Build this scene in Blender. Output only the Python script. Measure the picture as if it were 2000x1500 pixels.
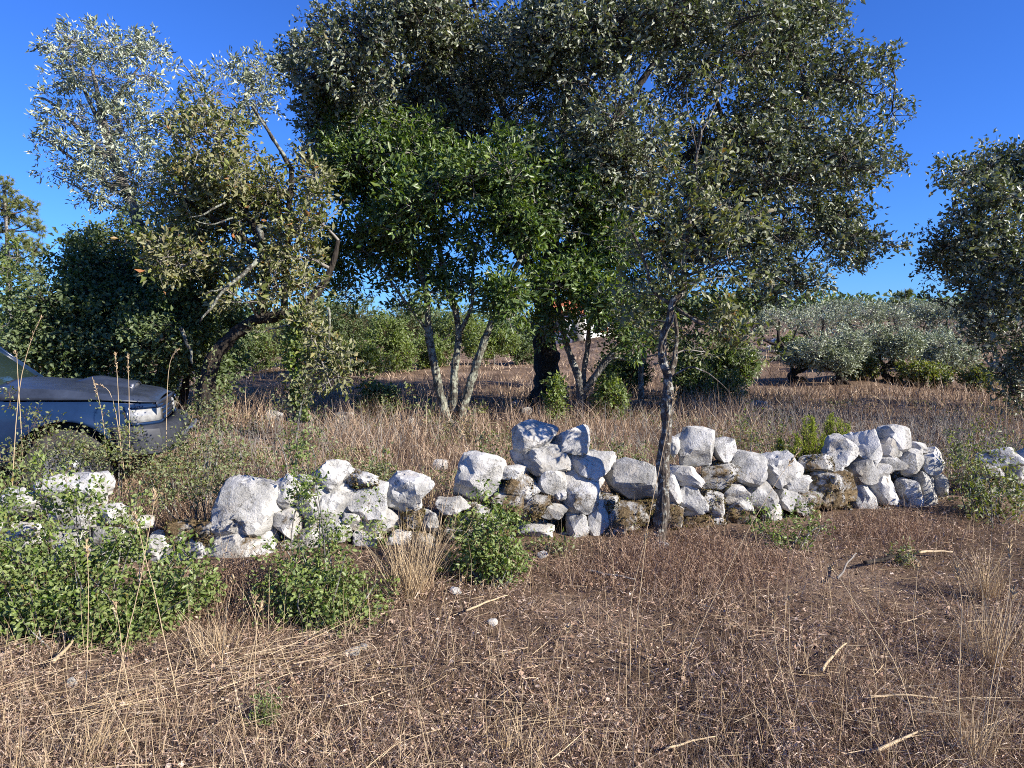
import bpy, math, random
import numpy as np
from mathutils import Vector, Matrix

# ------------------------------------------------------------------ camera, sky, sun, exposure
for o in list(bpy.data.objects):
    bpy.data.objects.remove(o, do_unlink=True)
scene = bpy.context.scene
COL = scene.collection
F_PX, HORIZON, EYE = 1387.0, 650.0, 1.6
PITCH = -math.atan((750.0 - HORIZON) / F_PX)
cam_data = bpy.data.cameras.new('camera')
cam = bpy.data.objects.new('camera', cam_data)
COL.objects.link(cam)
cam.location = (0, 0, EYE)
cam.rotation_euler = (math.pi / 2 + PITCH, 0, 0)
cam_data.sensor_width = 36.0
cam_data.lens = 36.0 * F_PX / 2000.0
cam_data.clip_start = 0.05
cam_data.clip_end = 6000.0
scene.camera = cam

SUN_EL, SUN_AZ = math.radians(27), math.radians(180 - 64)   # azimuth clockwise from +Y (view direction)
world = bpy.data.worlds.new('World')
scene.world = world
world.use_nodes = True
wn, wl = world.node_tree.nodes, world.node_tree.links
wn.clear()
sky = wn.new('ShaderNodeTexSky')
sky.sky_type = 'NISHITA'
sky.sun_disc = False
sky.sun_elevation = SUN_EL
sky.sun_rotation = SUN_AZ
sky.altitude = 200
sky.air_density = 1.0
sky.dust_density = 0.1
sky.ozone_density = 5.0
tint = wn.new('ShaderNodeMix')          # the phone's deep blue rendering of the whole sky
tint.data_type = 'RGBA'
tint.blend_type = 'MULTIPLY'
tint.inputs[0].default_value = 1.0
tint.inputs[7].default_value = (0.27, 0.50, 0.97, 1)
bg = wn.new('ShaderNodeBackground')
bg.inputs['Strength'].default_value = 0.107
wo = wn.new('ShaderNodeOutputWorld')
wl.new(sky.outputs[0], tint.inputs[6])
wl.new(tint.outputs[2], bg.inputs['Color'])
wl.new(bg.outputs[0], wo.inputs['Surface'])

sun_data = bpy.data.lights.new('sun', 'SUN')
sun_data.energy = 5.0
sun_data.angle = math.radians(0.5)
sun_data.color = (1.0, 0.93, 0.82)
sun = bpy.data.objects.new('sun', sun_data)
COL.objects.link(sun)
to_sun = Vector((math.sin(SUN_AZ) * math.cos(SUN_EL), math.cos(SUN_AZ) * math.cos(SUN_EL), math.sin(SUN_EL)))
sun.rotation_euler = to_sun.to_track_quat('Z', 'Y').to_euler()
sun.location = (8, -6, 12)

scene.view_settings.view_transform = 'Standard'
scene.view_settings.look = 'None'
scene.view_settings.exposure = 1.05
scene.view_settings.gamma = 1.0
scene.view_settings.use_curve_mapping = False
cy = scene.cycles
cy.max_bounces = 5
cy.diffuse_bounces = 3
cy.glossy_bounces = 2
cy.transmission_bounces = 4
cy.transparent_max_bounces = 6
cy.caustics_reflective = False
cy.caustics_refractive = False
cy.use_denoising = False
cy.filter_width = 1.0
cy.use_adaptive_sampling = True
cy.adaptive_threshold = 0.015

rng = np.random.default_rng(11)
random.seed(5)

# ------------------------------------------------------------------ helpers: projection, noise, meshes
CP, SP = math.cos(PITCH), math.sin(PITCH)


def at(x, y, d):
    """The point at distance d along +Y that shows at pixel (x, y) of the 2000 x 1500 photograph."""
    u, v = (x - 1000.0) / F_PX, (750.0 - y) / F_PX
    dy = CP - v * SP
    t = d / dy
    return np.array([u * t, d, EYE + (SP + v * CP) * t])


def mpp(d):
    return d / F_PX


_G = np.random.default_rng(3)
_PERM = _G.permutation(512).astype(np.int64)
_PERM = np.concatenate([_PERM, _PERM, _PERM])
_GRAD = _G.normal(size=(512, 3))
_GRAD /= np.linalg.norm(_GRAD, axis=1)[:, None]


def noise3(P):
    P = np.asarray(P, float)
    i = np.floor(P).astype(np.int64)
    f = P - i
    w = f * f * f * (f * (f * 6 - 15) + 10)
    i &= 511
    out = np.zeros(len(P))
    for dx in (0, 1):
        for dy in (0, 1):
            for dz in (0, 1):
                h = _PERM[_PERM[_PERM[(i[:, 0] + dx) & 511] + ((i[:, 1] + dy) & 511)] + ((i[:, 2] + dz) & 511)] & 511
                g = _GRAD[h]
                dot = g[:, 0] * (f[:, 0] - dx) + g[:, 1] * (f[:, 1] - dy) + g[:, 2] * (f[:, 2] - dz)
                out += dot * (w[:, 0] if dx else 1 - w[:, 0]) * (w[:, 1] if dy else 1 - w[:, 1]) * (w[:, 2] if dz else 1 - w[:, 2])
    return out


def fbm(P, octaves=4, gain=0.5):
    out, a, P = 0.0, 1.0, np.asarray(P, float)
    for k in range(octaves):
        out = out + a * noise3(P + 17.3 * k)
        P = P * 2.03
        a *= gain
    return out


def sm(a, b, x):
    t = np.clip((x - a) / (b - a), 0, 1)
    return t * t * (3 - 2 * t)


def gz(X, Y):
    X, Y = np.atleast_1d(np.asarray(X, float)), np.atleast_1d(np.asarray(Y, float))
    q = np.stack([X, Y, np.zeros_like(X)], 1)
    z = 0.05 * noise3(q * 0.9) + 0.10 * noise3(q * 0.23 + 5) + 0.02 * noise3(q * 3.1)
    z = z * (1 + 0.06 * np.clip(Y, 0, 60))
    right = sm(2, 12, X)
    ramp = np.clip(Y - 20, 0, 70)
    z = z + ramp * (0.012 + 0.040 * right) + 0.018 * np.clip(Y - 90, 0, 400)
    z = z + 0.03 * np.exp(-((Y - wall_d_of(X)) / 0.45) ** 2)        # earth banked against the wall
    return z


def wall_d_of(X):
    return np.interp(X, [-6, -3.3, -1.85, 1.05, 3.66, 6, 30], [4.45, 4.6, 4.72, 5.25, 6.15, 6.9, 12])


def norm(v):
    return v / np.maximum(np.linalg.norm(v, axis=-1, keepdims=True), 1e-9)


def new_mesh(name, verts, faces, smooth=False):
    """faces: list of (n, k) index arrays, k = 3 or 4"""
    me = bpy.data.meshes.new(name)
    verts = np.asarray(verts, np.float32)
    me.vertices.add(len(verts))
    me.vertices.foreach_set('co', verts.ravel())
    loops = np.concatenate([np.asarray(f, np.int32).ravel() for f in faces])
    sizes = np.concatenate([np.full(len(f), np.shape(f)[1], np.int32) for f in faces])
    me.loops.add(len(loops))
    me.loops.foreach_set('vertex_index', loops)
    me.polygons.add(len(sizes))
    starts = np.concatenate([[0], np.cumsum(sizes)[:-1]]).astype(np.int32)
    me.polygons.foreach_set('loop_start', starts)
    if smooth:
        me.polygons.foreach_set('use_smooth', np.ones(len(sizes), bool))
    me.update(calc_edges=True)
    return me


def link(name, me, mat=None, parent=None, loc=None):
    o = bpy.data.objects.new(name, me)
    COL.objects.link(o)
    if mat is not None and me is not None and not me.materials:
        me.materials.append(mat)
    if parent is not None:
        o.parent = parent
    if loc is not None:
        o.location = loc
    return o


def tag(o, label=None, cat=None, group=None, kind=None):
    if label:
        o['label'] = label
    if cat:
        o['category'] = cat
    if group:
        o['group'] = group
    if kind:
        o['kind'] = kind
    return o


def thing(name, loc, label, cat, group=None, rz=0.0):
    o = link(name, None, loc=Vector([float(c) for c in loc]))
    o.rotation_euler.z = rz
    o.empty_display_size = 0.2
    return tag(o, label, cat, group)


class Geo:
    """collects vertex and face arrays"""

    def __init__(self):
        self.v, self.f, self.n = [], {3: [], 4: []}, 0

    def add(self, verts, *faces):
        for f in faces:
            f = np.asarray(f)
            if len(f):
                self.f[f.shape[1]].append(f + self.n)
        self.v.append(np.asarray(verts, float))
        self.n += len(verts)

    def mesh(self, name, origin=None, smooth=False):
        v = np.concatenate(self.v)
        if origin is not None:
            v = v - np.asarray(origin, float)
        return new_mesh(name, v, [np.concatenate(x) for x in (self.f[3], self.f[4]) if x], smooth)


def tube(geo, pts, radii, sides=7, rough=0.0, cap=True):
    pts = np.asarray(pts, float)
    n = len(pts)
    tan = norm(np.gradient(pts, axis=0))
    ref = np.array([0.0, 1.0, 0.13])
    a = norm(np.cross(tan, ref))
    b = np.cross(tan, a)
    ang = np.linspace(0, 2 * math.pi, sides, endpoint=False)
    rr = np.asarray(radii, float)[:, None] * np.ones(sides)
    if rough:
        q = pts[:, None, :] * 5 + np.stack([np.cos(ang), np.sin(ang), 0 * ang], 1)[None] * 1.2
        rr = rr * (1 + rough * (noise3(q.reshape(-1, 3)) * 2 + noise3(q.reshape(-1, 3) * 3.1)).reshape(n, sides))
    v = pts[:, None, :] + rr[..., None] * (np.cos(ang)[None, :, None] * a[:, None] + np.sin(ang)[None, :, None] * b[:, None])
    idx = np.arange(n * sides).reshape(n, sides)
    i0, i1 = idx[:-1], idx[1:]
    q = np.stack([i0, np.roll(i0, -1, 1), np.roll(i1, -1, 1), i1], -1).reshape(-1, 4)
    v = v.reshape(-1, 3)
    if cap:
        v = np.concatenate([v, pts[:1], pts[-1:]])
        k = np.arange(sides)
        t0 = np.stack([np.full(sides, n * sides), np.roll(idx[0], -1), idx[0]], 1)
        t1 = np.stack([np.full(sides, n * sides + 1), idx[-1], np.roll(idx[-1], -1)], 1)
        geo.add(v, q, np.concatenate([t0, t1]))
    else:
        geo.add(v, q)


def smooth_path(ctrl, n, wob=0.0, seed=0):
    ctrl = np.asarray(ctrl, float)
    t = np.linspace(0, len(ctrl) - 1, n)
    i = np.clip(np.floor(t).astype(int), 0, len(ctrl) - 2)
    f = (t - i)[:, None]
    p0, p1, p2, p3 = ctrl[np.maximum(i - 1, 0)], ctrl[i], ctrl[i + 1], ctrl[np.minimum(i + 2, len(ctrl) - 1)]
    out = 0.5 * (2 * p1 + (p2 - p0) * f + (2 * p0 - 5 * p1 + 4 * p2 - p3) * f ** 2 + (3 * p1 - p0 - 3 * p2 + p3) * f ** 3)
    if wob:
        q = np.stack([t * 1.3, np.full(n, seed * 3.7), np.zeros(n)], 1)
        env = np.minimum(1, t * 2)[:, None]
        out = out + wob * env * np.stack([noise3(q), noise3(q + 31), noise3(q + 57)], 1)
    return out


def twigs_geo(geo, P0, P1, r0, r1, bend=0.12, two=True):
    """many thin bent twigs at once, three-sided, one or two segments"""
    n = len(P0)
    if not n:
        return
    L = np.linalg.norm(P1 - P0, axis=1, keepdims=True)
    M = (P0 + P1) / 2 + rng.normal(size=(n, 3)) * bend * L
    t = norm(P1 - P0)
    a = norm(np.cross(t, np.array([0.3, 0.5, 0.8]) + 0 * t))
    b = np.cross(t, a)
    r0 = np.broadcast_to(np.asarray(r0, float), (n,))[:, None]
    r1 = np.broadcast_to(np.asarray(r1, float), (n,))[:, None]
    rings = []
    for P, r in ((P0, r0), (M, (r0 + r1) / 2), (P1, r1)) if two else ((P0, r0), (P1, r1)):
        for k in range(3):
            c, s = math.cos(k * 2.0944), math.sin(k * 2.0944)
            rings.append(P + r * (c * a + s * b))
    v = np.stack(rings, 1).reshape(-1, 3)
    base = (np.arange(n) * (9 if two else 6))[:, None]
    q = []
    for s in (0, 3) if two else (0,):
        for k in range(3):
            q.append(base + np.array([[s + k, s + (k + 1) % 3, s + 3 + (k + 1) % 3, s + 3 + k]]))
    geo.add(v, np.concatenate(q))


def leaves_geo(geo, P, D, L, W, up=0.6, fold=0.25, curl=0.15, hexa=False):
    """leaf blades: P base points, D directions, L lengths, W widths; up: how much the upper side looks to the light"""
    n = len(P)
    if not n:
        return
    D = norm(D)
    N = rng.normal(size=(n, 3))
    N = norm(N / np.linalg.norm(N, axis=1, keepdims=True) * (1 - up) + up * np.array([0.35, -0.3, 0.9]))
    S = norm(np.cross(D, N))
    N = np.cross(S, D)
    L, W = np.broadcast_to(L, (n,))[:, None], np.broadcast_to(W, (n,))[:, None]
    if not hexa:
        l = P + D * L * 0.48 + S * W * 0.5 + N * W * fold
        r = P + D * L * 0.48 - S * W * 0.5 + N * W * fold
        tip = P + D * L - N * L * curl
        v = np.stack([P, r, tip, l], 1).reshape(-1, 3)
        b = (np.arange(n) * 4)[:, None]
        geo.add(v, np.concatenate([b + [[0, 1, 2]], b + [[0, 2, 3]]]))
    else:
        l1 = P + D * L * 0.30 + S * W * 0.44 + N * W * fold
        r1 = P + D * L * 0.30 - S * W * 0.44 + N * W * fold
        l2 = P + D * L * 0.70 + S * W * 0.42 + N * (W * fold - L * curl * 0.4)
        r2 = P + D * L * 0.70 - S * W * 0.42 + N * (W * fold - L * curl * 0.4)
        m = P + D * L * 0.5 - N * L * curl * 0.15
        tip = P + D * L - N * L * curl
        v = np.stack([P, r1, r2, tip, l2, l1, m], 1).reshape(-1, 3)
        b = (np.arange(n) * 7)[:, None]
        geo.add(v, np.concatenate([b + [[0, 1, 6]], b + [[3, 6, 2]], b + [[3, 4, 6]], b + [[0, 6, 5]], b + [[6, 1, 2]], b + [[6, 4, 5]]]))


def blades_geo(geo, P, D, L, W, bend=0.5, segs=3, flat=None):
    """tapered ribbons that bend over: grass"""
    n = len(P)
    if not n:
        return
    D = norm(D)
    side = norm(np.cross(D, rng.normal(size=(n, 3)))) if flat is None else flat
    B = norm(rng.normal(size=(n, 3)) * np.array([1, 1, 0.25]) - np.array([0, 0, 0.25]))
    L, W = np.broadcast_to(L, (n,))[:, None], np.broadcast_to(W, (n,))[:, None]
    bend = np.broadcast_to(bend, (n,))[:, None]
    rows = []
    for k in range(segs):
        t = k / segs
        c = P + D * L * t + B * bend * L * t * t
        w = W * (1 - 0.6 * t) * 0.5
        rows += [c - side * w, c + side * w]
    rows.append(P + D * L + B * bend * L)
    m = len(rows)
    v = np.stack(rows, 1).reshape(-1, 3)
    b = (np.arange(n) * m)[:, None]
    quads = [b + [[2 * k, 2 * k + 1, 2 * k + 3, 2 * k + 2]] for k in range(segs - 1)]
    tri = b + [[m - 3, m - 2, m - 1]]
    if quads:
        geo.add(v, np.concatenate(quads), tri)
    else:
        geo.add(v, tri)


def flakes_geo(geo, P, size, aspect=0.5, tilt=0.6):
    """small curled flakes of litter, one folded quad each"""
    n = len(P)
    a = rng.uniform(0, 2 * math.pi, n)
    D = norm(np.stack([np.cos(a), np.sin(a), rng.normal(0, tilt, n)], 1))
    N = norm(rng.normal(size=(n, 3)) * tilt + np.array([0, 0, 1.0]))
    S = norm(np.cross(D, N))
    size = np.broadcast_to(size, (n,))[:, None]
    w = size * np.broadcast_to(aspect, (n,))[:, None]
    N = np.cross(S, D)
    lift = rng.uniform(-0.5, 0.5, (n, 1)) * w
    v = np.stack([P - D * size / 2, P + S * w / 2 + N * lift, P + D * size / 2, P - S * w / 2 + N * lift], 1).reshape(-1, 3)
    b = (np.arange(n) * 4)[:, None]
    geo.add(v, np.concatenate([b + [[0, 2, 1]], b + [[0, 3, 2]]]))


# ------------------------------------------------------------------ materials
def material(name):
    m = bpy.data.materials.new(name)
    m.use_nodes = True
    m.node_tree.nodes.clear()
    return m, m.node_tree.nodes, m.node_tree.links


def ramp(nodes, stops, interp='LINEAR'):
    r = nodes.new('ShaderNodeValToRGB')
    r.color_ramp.interpolation = interp
    e = r.color_ramp.elements
    while len(e) > 1:
        e.remove(e[-1])
    for k, (p, c) in enumerate(stops):
        x = e[0] if k == 0 else e.new(p)
        x.position = p
        x.color = (*c, 1)
    return r


def leaf_material(name, stops, under=None, rough=0.45, transl=0.25, spec=0.5, tcol=None):
    m, n, l = material(name)
    geom = n.new('ShaderNodeNewGeometry')
    r = ramp(n, stops)
    l.new(geom.outputs['Random Per Island'], r.inputs[0])
    col = r.outputs[0]
    if under:
        mx = n.new('ShaderNodeMix')
        mx.data_type = 'RGBA'
        mx.inputs[7].default_value = (*under, 1)
        mul = n.new('ShaderNodeMath')
        mul.operation = 'MULTIPLY'
        mul.inputs[1].default_value = 0.75
        l.new(geom.outputs['Backfacing'], mul.inputs[0])
        l.new(mul.outputs[0], mx.inputs[0])
        l.new(col, mx.inputs[6])
        col = mx.outputs[2]
    p = n.new('ShaderNodeBsdfPrincipled')
    p.inputs['Roughness'].default_value = rough
    p.inputs['Specular IOR Level'].default_value = spec * 0.6
    l.new(col, p.inputs['Base Color'])
    out = n.new('ShaderNodeOutputMaterial')
    if transl:
        t = n.new('ShaderNodeBsdfTranslucent')
        g = n.new('ShaderNodeMix')
        g.data_type = 'RGBA'
        g.blend_type = 'MULTIPLY'
        g.inputs[0].default_value = 1.0
        g.inputs[7].default_value = (*(tcol or (1.6, 1.7, 0.5)), 1)
        l.new(col, g.inputs[6])
        l.new(g.outputs[2], t.inputs['Color'])
        mix = n.new('ShaderNodeMixShader')
        mix.inputs[0].default_value = transl
        l.new(p.outputs[0], mix.inputs[1])
        l.new(t.outputs[0], mix.inputs[2])
        l.new(mix.outputs[0], out.inputs['Surface'])
    else:
        l.new(p.outputs[0], out.inputs['Surface'])
    return m


def noise_node(n, l, scale, detail=5, rough=0.6, coord=None, dist=0.0):
    t = n.new('ShaderNodeTexNoise')
    t.inputs['Scale'].default_value = scale
    t.inputs['Detail'].default_value = detail
    t.inputs['Roughness'].default_value = rough
    t.inputs['Distortion'].default_value = dist
    if coord is not None:
        l.new(coord, t.inputs['Vector'])
    return t


def mixc(n, l, fac, a, b, blend='MIX'):
    x = n.new('ShaderNodeMix')
    x.data_type = 'RGBA'
    x.blend_type = blend
    for v, i in ((fac, 0), (a, 6), (b, 7)):
        if hasattr(v, 'is_output'):
            l.new(v, x.inputs[i])
        else:
            x.inputs[i].default_value = v if i == 0 else (*v, 1)
    return x.outputs[2]


def math_node(n, l, op, a, b=None, clamp=False):
    x = n.new('ShaderNodeMath')
    x.operation = op
    x.use_clamp = clamp
    for i, v in enumerate((a, b)):
        if v is None:
            continue
        if hasattr(v, 'is_output'):
            l.new(v, x.inputs[i])
        else:
            x.inputs[i].default_value = v
    return x.outputs[0]


def finish(n, l, col, rough=0.9, bump=None, strength=0.5, dist=0.02, spec=0.3):
    p = n.new('ShaderNodeBsdfPrincipled')
    p.inputs['Roughness'].default_value = rough
    p.inputs['Specular IOR Level'].default_value = spec
    if hasattr(col, 'is_output'):
        l.new(col, p.inputs['Base Color'])
    else:
        p.inputs['Base Color'].default_value = (*col, 1)
    if bump is not None:
        b = n.new('ShaderNodeBump')
        b.inputs['Strength'].default_value = strength
        b.inputs['Distance'].default_value = dist
        l.new(bump, b.inputs['Height'])
        l.new(b.outputs[0], p.inputs['Normal'])
    o = n.new('ShaderNodeOutputMaterial')
    l.new(p.outputs[0], o.inputs['Surface'])
    return p


def bark_material(name, dark, mid, lichen, amount=0.5, scale=1.0):
    m, n, l = material(name)
    geo = n.new('ShaderNodeNewGeometry').outputs['Position']
    mp = n.new('ShaderNodeMapping')
    mp.inputs['Scale'].default_value = (1, 1, 0.3)
    l.new(geo, mp.inputs[0])
    v = n.new('ShaderNodeTexVoronoi')
    v.inputs['Scale'].default_value = 34 * scale
    l.new(mp.outputs[0], v.inputs['Vector'])
    a = noise_node(n, l, 22 * scale, 6, 0.7, mp.outputs[0])
    r = ramp(n, [(0.3, dark), (0.62, mid)])
    l.new(a.outputs[0], r.inputs[0])
    b = noise_node(n, l, 13 * scale, 6, 0.75, geo)
    r2 = ramp(n, [(0.62 - amount * 0.25, (0, 0, 0)), (0.70 - amount * 0.25, (1, 1, 1))])
    l.new(b.outputs[0], r2.inputs[0])
    col = mixc(n, l, r2.outputs[0], r.outputs[0], lichen)
    h = math_node(n, l, 'ADD', v.outputs[0], a.outputs[0])
    finish(n, l, col, 0.95, h, 0.8, 0.02)
    return m


def stone_material():
    m, n, l = material('limestone')
    info = n.new('ShaderNodeObjectInfo')
    sep = n.new('ShaderNodeSeparateColor')
    l.new(info.outputs['Color'], sep.inputs[0])
    tc0 = n.new('ShaderNodeTexCoord').outputs['Object']
    off = n.new('ShaderNodeVectorMath')
    off.operation = 'MULTIPLY_ADD'
    l.new(info.outputs['Random'], off.inputs[0])
    off.inputs[1].default_value = (37, 61, 23)
    l.new(tc0, off.inputs[2])
    tc = off.outputs[0]
    big = noise_node(n, l, 5.0, 7, 0.66, tc)
    base = ramp(n, [(0.27, (0.15, 0.145, 0.132)), (0.42, (0.33, 0.322, 0.30)), (0.58, (0.50, 0.49, 0.465))])
    tone = math_node(n, l, 'MULTIPLY_ADD', info.outputs['Random'], 0.14)
    tone.node.inputs[2].default_value = -0.07
    l.new(math_node(n, l, 'ADD', big.outputs[0], tone), base.inputs[0])
    pit = n.new('ShaderNodeTexVoronoi')
    pit.inputs['Scale'].default_value = 26
    dist = noise_node(n, l, 12, 4, 0.6, tc)
    wv = mixc(n, l, 0.25, tc, dist.outputs['Color'])
    l.new(wv, pit.inputs['Vector'])
    pr = ramp(n, [(0.06, (0.30, 0.28, 0.25)), (0.22, (1, 1, 1))])
    l.new(pit.outputs['Distance'], pr.inputs[0])
    pf = noise_node(n, l, 7, 3, 0.6, tc)
    pfr = ramp(n, [(0.46, (0, 0, 0)), (0.6, (0.85, 0.85, 0.85))])
    l.new(pf.outputs[0], pfr.inputs[0])
    col = mixc(n, l, pfr.outputs[0], base.outputs[0], mixc(n, l, 1.0, base.outputs[0], pr.outputs[0], 'MULTIPLY'))
    gl = noise_node(n, l, 9, 7, 0.8, tc, 0.5)            # grey lichen crust
    glr = ramp(n, [(0.56, (0, 0, 0)), (0.66, (0.55, 0.55, 0.55))])
    l.new(gl.outputs[0], glr.inputs[0])
    col = mixc(n, l, glr.outputs[0], col, (0.20, 0.20, 0.185))
    ck = n.new('ShaderNodeTexVoronoi')                    # hairline cracks
    ck.feature = 'DISTANCE_TO_EDGE'
    ck.inputs['Scale'].default_value = 5.5
    cw = noise_node(n, l, 5, 6, 0.7, tc)
    l.new(mixc(n, l, 0.35, tc, cw.outputs['Color']), ck.inputs['Vector'])
    ckr = ramp(n, [(0.0, (1, 1, 1)), (0.028, (0, 0, 0))])
    l.new(ck.outputs['Distance'], ckr.inputs[0])
    ckm = math_node(n, l, 'MULTIPLY', ckr.outputs[0], pfr.outputs[0])
    col = mixc(n, l, ckm, col, (0.06, 0.055, 0.05))
    st = noise_node(n, l, 3.2, 5, 0.7, tc, 0.3)           # faint ochre staining
    str_ = ramp(n, [(0.52, (0, 0, 0)), (0.72, (0.55, 0.55, 0.55))])
    l.new(st.outputs[0], str_.inputs[0])
    col = mixc(n, l, str_.outputs[0], col, (0.36, 0.30, 0.22))
    br = noise_node(n, l, 6, 8, 0.72, tc, 0.4)           # earth and dry moss, more of it where the object is marked
    t = math_node(n, l, 'ADD', br.outputs[0], math_node(n, l, 'MULTIPLY', sep.outputs[0], 0.34))
    tr = ramp(n, [(0.66, (0, 0, 0)), (0.76, (1, 1, 1))])
    l.new(t, tr.inputs[0])
    ms = noise_node(n, l, 40, 5, 0.8, tc)
    mr = ramp(n, [(0.3, (0.035, 0.024, 0.012)), (0.5, (0.13, 0.09, 0.045)), (0.7, (0.27, 0.20, 0.11))])
    l.new(ms.outputs[0], mr.inputs[0])
    col = mixc(n, l, tr.outputs[0], col, mr.outputs[0])
    fine = noise_node(n, l, 60, 6, 0.7, tc)
    h = math_node(n, l, 'ADD', math_node(n, l, 'MULTIPLY', pit.outputs['Distance'], 0.25), math_node(n, l, 'MULTIPLY', fine.outputs[0], 0.55))
    h = math_node(n, l, 'ADD', h, math_node(n, l, 'MULTIPLY', big.outputs[0], 1.5))
    h = math_node(n, l, 'SUBTRACT', h, math_node(n, l, 'MULTIPLY', ckm, 1.2))
    h = math_node(n, l, 'ADD', h, math_node(n, l, 'MULTIPLY', math_node(n, l, 'MULTIPLY', ms.outputs[0], tr.outputs[0]), 2.0))
    finish(n, l, col, 0.9, h, 0.6, 0.025, 0.25)
    return m


def ground_material():
    m, n, l = material('dry_earth')
    pos = n.new('ShaderNodeNewGeometry').outputs['Position']
    a = noise_node(n, l, 0.7, 6, 0.65, pos)
    b = noise_node(n, l, 38, 8, 0.8, pos)
    r1 = ramp(n, [(0.3, (0.10, 0.068, 0.046)), (0.5, (0.20, 0.138, 0.094)), (0.7, (0.34, 0.25, 0.18))])
    l.new(a.outputs[0], r1.inputs[0])
    r2 = ramp(n, [(0.3, (0.35, 0.3, 0.28)), (0.55, (1, 1, 1)), (0.75, (1.5, 1.4, 1.25))])
    l.new(b.outputs[0], r2.inputs[0])
    col = mixc(n, l, 1.0, r1.outputs[0], r2.outputs[0], 'MULTIPLY')
    finish(n, l, col, 1.0, b.outputs[0], 1.0, 0.03, 0.1)
    return m


def plain(name, col, rough=0.5, metal=0.0, spec=0.5, coat=0.0, noise_amt=0.0, nscale=8):
    m, n, l = material(name)
    c = col
    if noise_amt:
        tc = n.new('ShaderNodeTexCoord').outputs['Object']
        t = noise_node(n, l, nscale, 6, 0.7, tc)
        lo = tuple(x * (1 - noise_amt) for x in col)
        hi = tuple(min(1, x * (1 + noise_amt)) for x in col)
        r = ramp(n, [(0.3, lo), (0.7, hi)])
        l.new(t.outputs[0], r.inputs[0])
        c = r.outputs[0]
    p = finish(n, l, c, rough, None, spec=spec)
    p.inputs['Metallic'].default_value = metal
    p.inputs['Coat Weight'].default_value = coat
    p.inputs['Coat Roughness'].default_value = 0.12
    return m


M = {}
M['stone'] = stone_material()
M['ground'] = ground_material()
M['bark_dark'] = bark_material('dark_oak_bark', (0.010, 0.008, 0.006), (0.045, 0.036, 0.028), (0.16, 0.16, 0.13), 0.15)
M['bark_lichen'] = bark_material('lichened_bark', (0.03, 0.026, 0.022), (0.10, 0.09, 0.07), (0.25, 0.26, 0.20), 0.6)
M['bark_sapling'] = bark_material('sapling_bark', (0.02, 0.015, 0.012), (0.11, 0.088, 0.07), (0.30, 0.30, 0.26), 0.42, 1.6)
M['bark_grey'] = bark_material('grey_bark', (0.05, 0.045, 0.04), (0.17, 0.155, 0.135), (0.34, 0.34, 0.30), 0.4)
M['twig_grey'] = plain('grey_twigs', (0.22, 0.20, 0.175), 0.9, noise_amt=0.4, nscale=2, spec=0.2)
M['twig_dark'] = plain('dark_twigs', (0.06, 0.05, 0.042), 0.9, noise_amt=0.4, nscale=2, spec=0.2)
M['twig_brown'] = plain('brown_twigs', (0.14, 0.095, 0.06), 0.9, noise_amt=0.4, nscale=3, spec=0.2)
M['oak_leaf'] = leaf_material('oak_leaves', [(0.0, (0.055, 0.076, 0.036)), (0.5, (0.115, 0.142, 0.076)), (0.93, (0.185, 0.205, 0.125)), (1.0, (0.21, 0.18, 0.10))], under=(0.27, 0.285, 0.22), rough=0.40, transl=0.14)
M['laurel_leaf'] = leaf_material('laurel_leaves', [(0.0, (0.040, 0.080, 0.014)), (0.5, (0.085, 0.145, 0.026)), (0.85, (0.145, 0.21, 0.04)), (1.0, (0.26, 0.29, 0.075))], under=(0.12, 0.165, 0.07), rough=0.36, transl=0.22)
M['olive_leaf'] = leaf_material('olive_leaves', [(0.0, (0.11, 0.135, 0.070)), (0.6, (0.20, 0.23, 0.135)), (1.0, (0.34, 0.37, 0.24))], under=(0.50, 0.54, 0.42), rough=0.5, transl=0.15, tcol=(1.2, 1.3, 0.8))
M['gall_leaf'] = leaf_material('yellowing_oak_leaves', [(0.0, (0.07, 0.095, 0.022)), (0.5, (0.165, 0.195, 0.05)), (0.86, (0.28, 0.29, 0.095)), (0.95, (0.26, 0.20, 0.08)), (1.0, (0.33, 0.13, 0.045))], under=(0.23, 0.22, 0.13), rough=0.42, transl=0.2)
M['bush_leaf'] = leaf_material('bush_leaves', [(0.0, (0.045, 0.075, 0.024)), (0.6, (0.095, 0.14, 0.042)), (1.0, (0.18, 0.22, 0.08))], under=(0.14, 0.18, 0.09), rough=0.45, transl=0.3)
M['bright_leaf'] = leaf_material('bright_leaves', [(0.0, (0.085, 0.13, 0.022)), (0.6, (0.16, 0.22, 0.04)), (1.0, (0.27, 0.32, 0.07))], under=(0.16, 0.20, 0.09), rough=0.45, transl=0.3)
M['shrub_leaf'] = leaf_material('shrub_leaves', [(0.0, (0.045, 0.085, 0.012)), (0.5, (0.10, 0.165, 0.026)), (0.85, (0.18, 0.25, 0.045)), (0.97, (0.28, 0.32, 0.075)), (1.0, (0.2, 0.10, 0.04))], under=(0.20, 0.24, 0.09), rough=0.40, transl=0.25)
M['weed_leaf'] = leaf_material('weed_leaves', [(0.0, (0.075, 0.105, 0.02)), (0.5, (0.15, 0.185, 0.04)), (0.8, (0.23, 0.26, 0.07)), (1.0, (0.22, 0.15, 0.075))], under=(0.18, 0.20, 0.11), rough=0.45, transl=0.25)
M['heath'] = leaf_material('heath_needles', [(0.0, (0.16, 0.21, 0.025)), (0.6, (0.28, 0.34, 0.045)), (1.0, (0.42, 0.45, 0.09))], rough=0.6, transl=0.25)
M['pine_leaf'] = leaf_material('pine_needles', [(0.0, (0.08, 0.11, 0.035)), (1.0, (0.24, 0.26, 0.10))], rough=0.5, transl=0.15)
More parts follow.
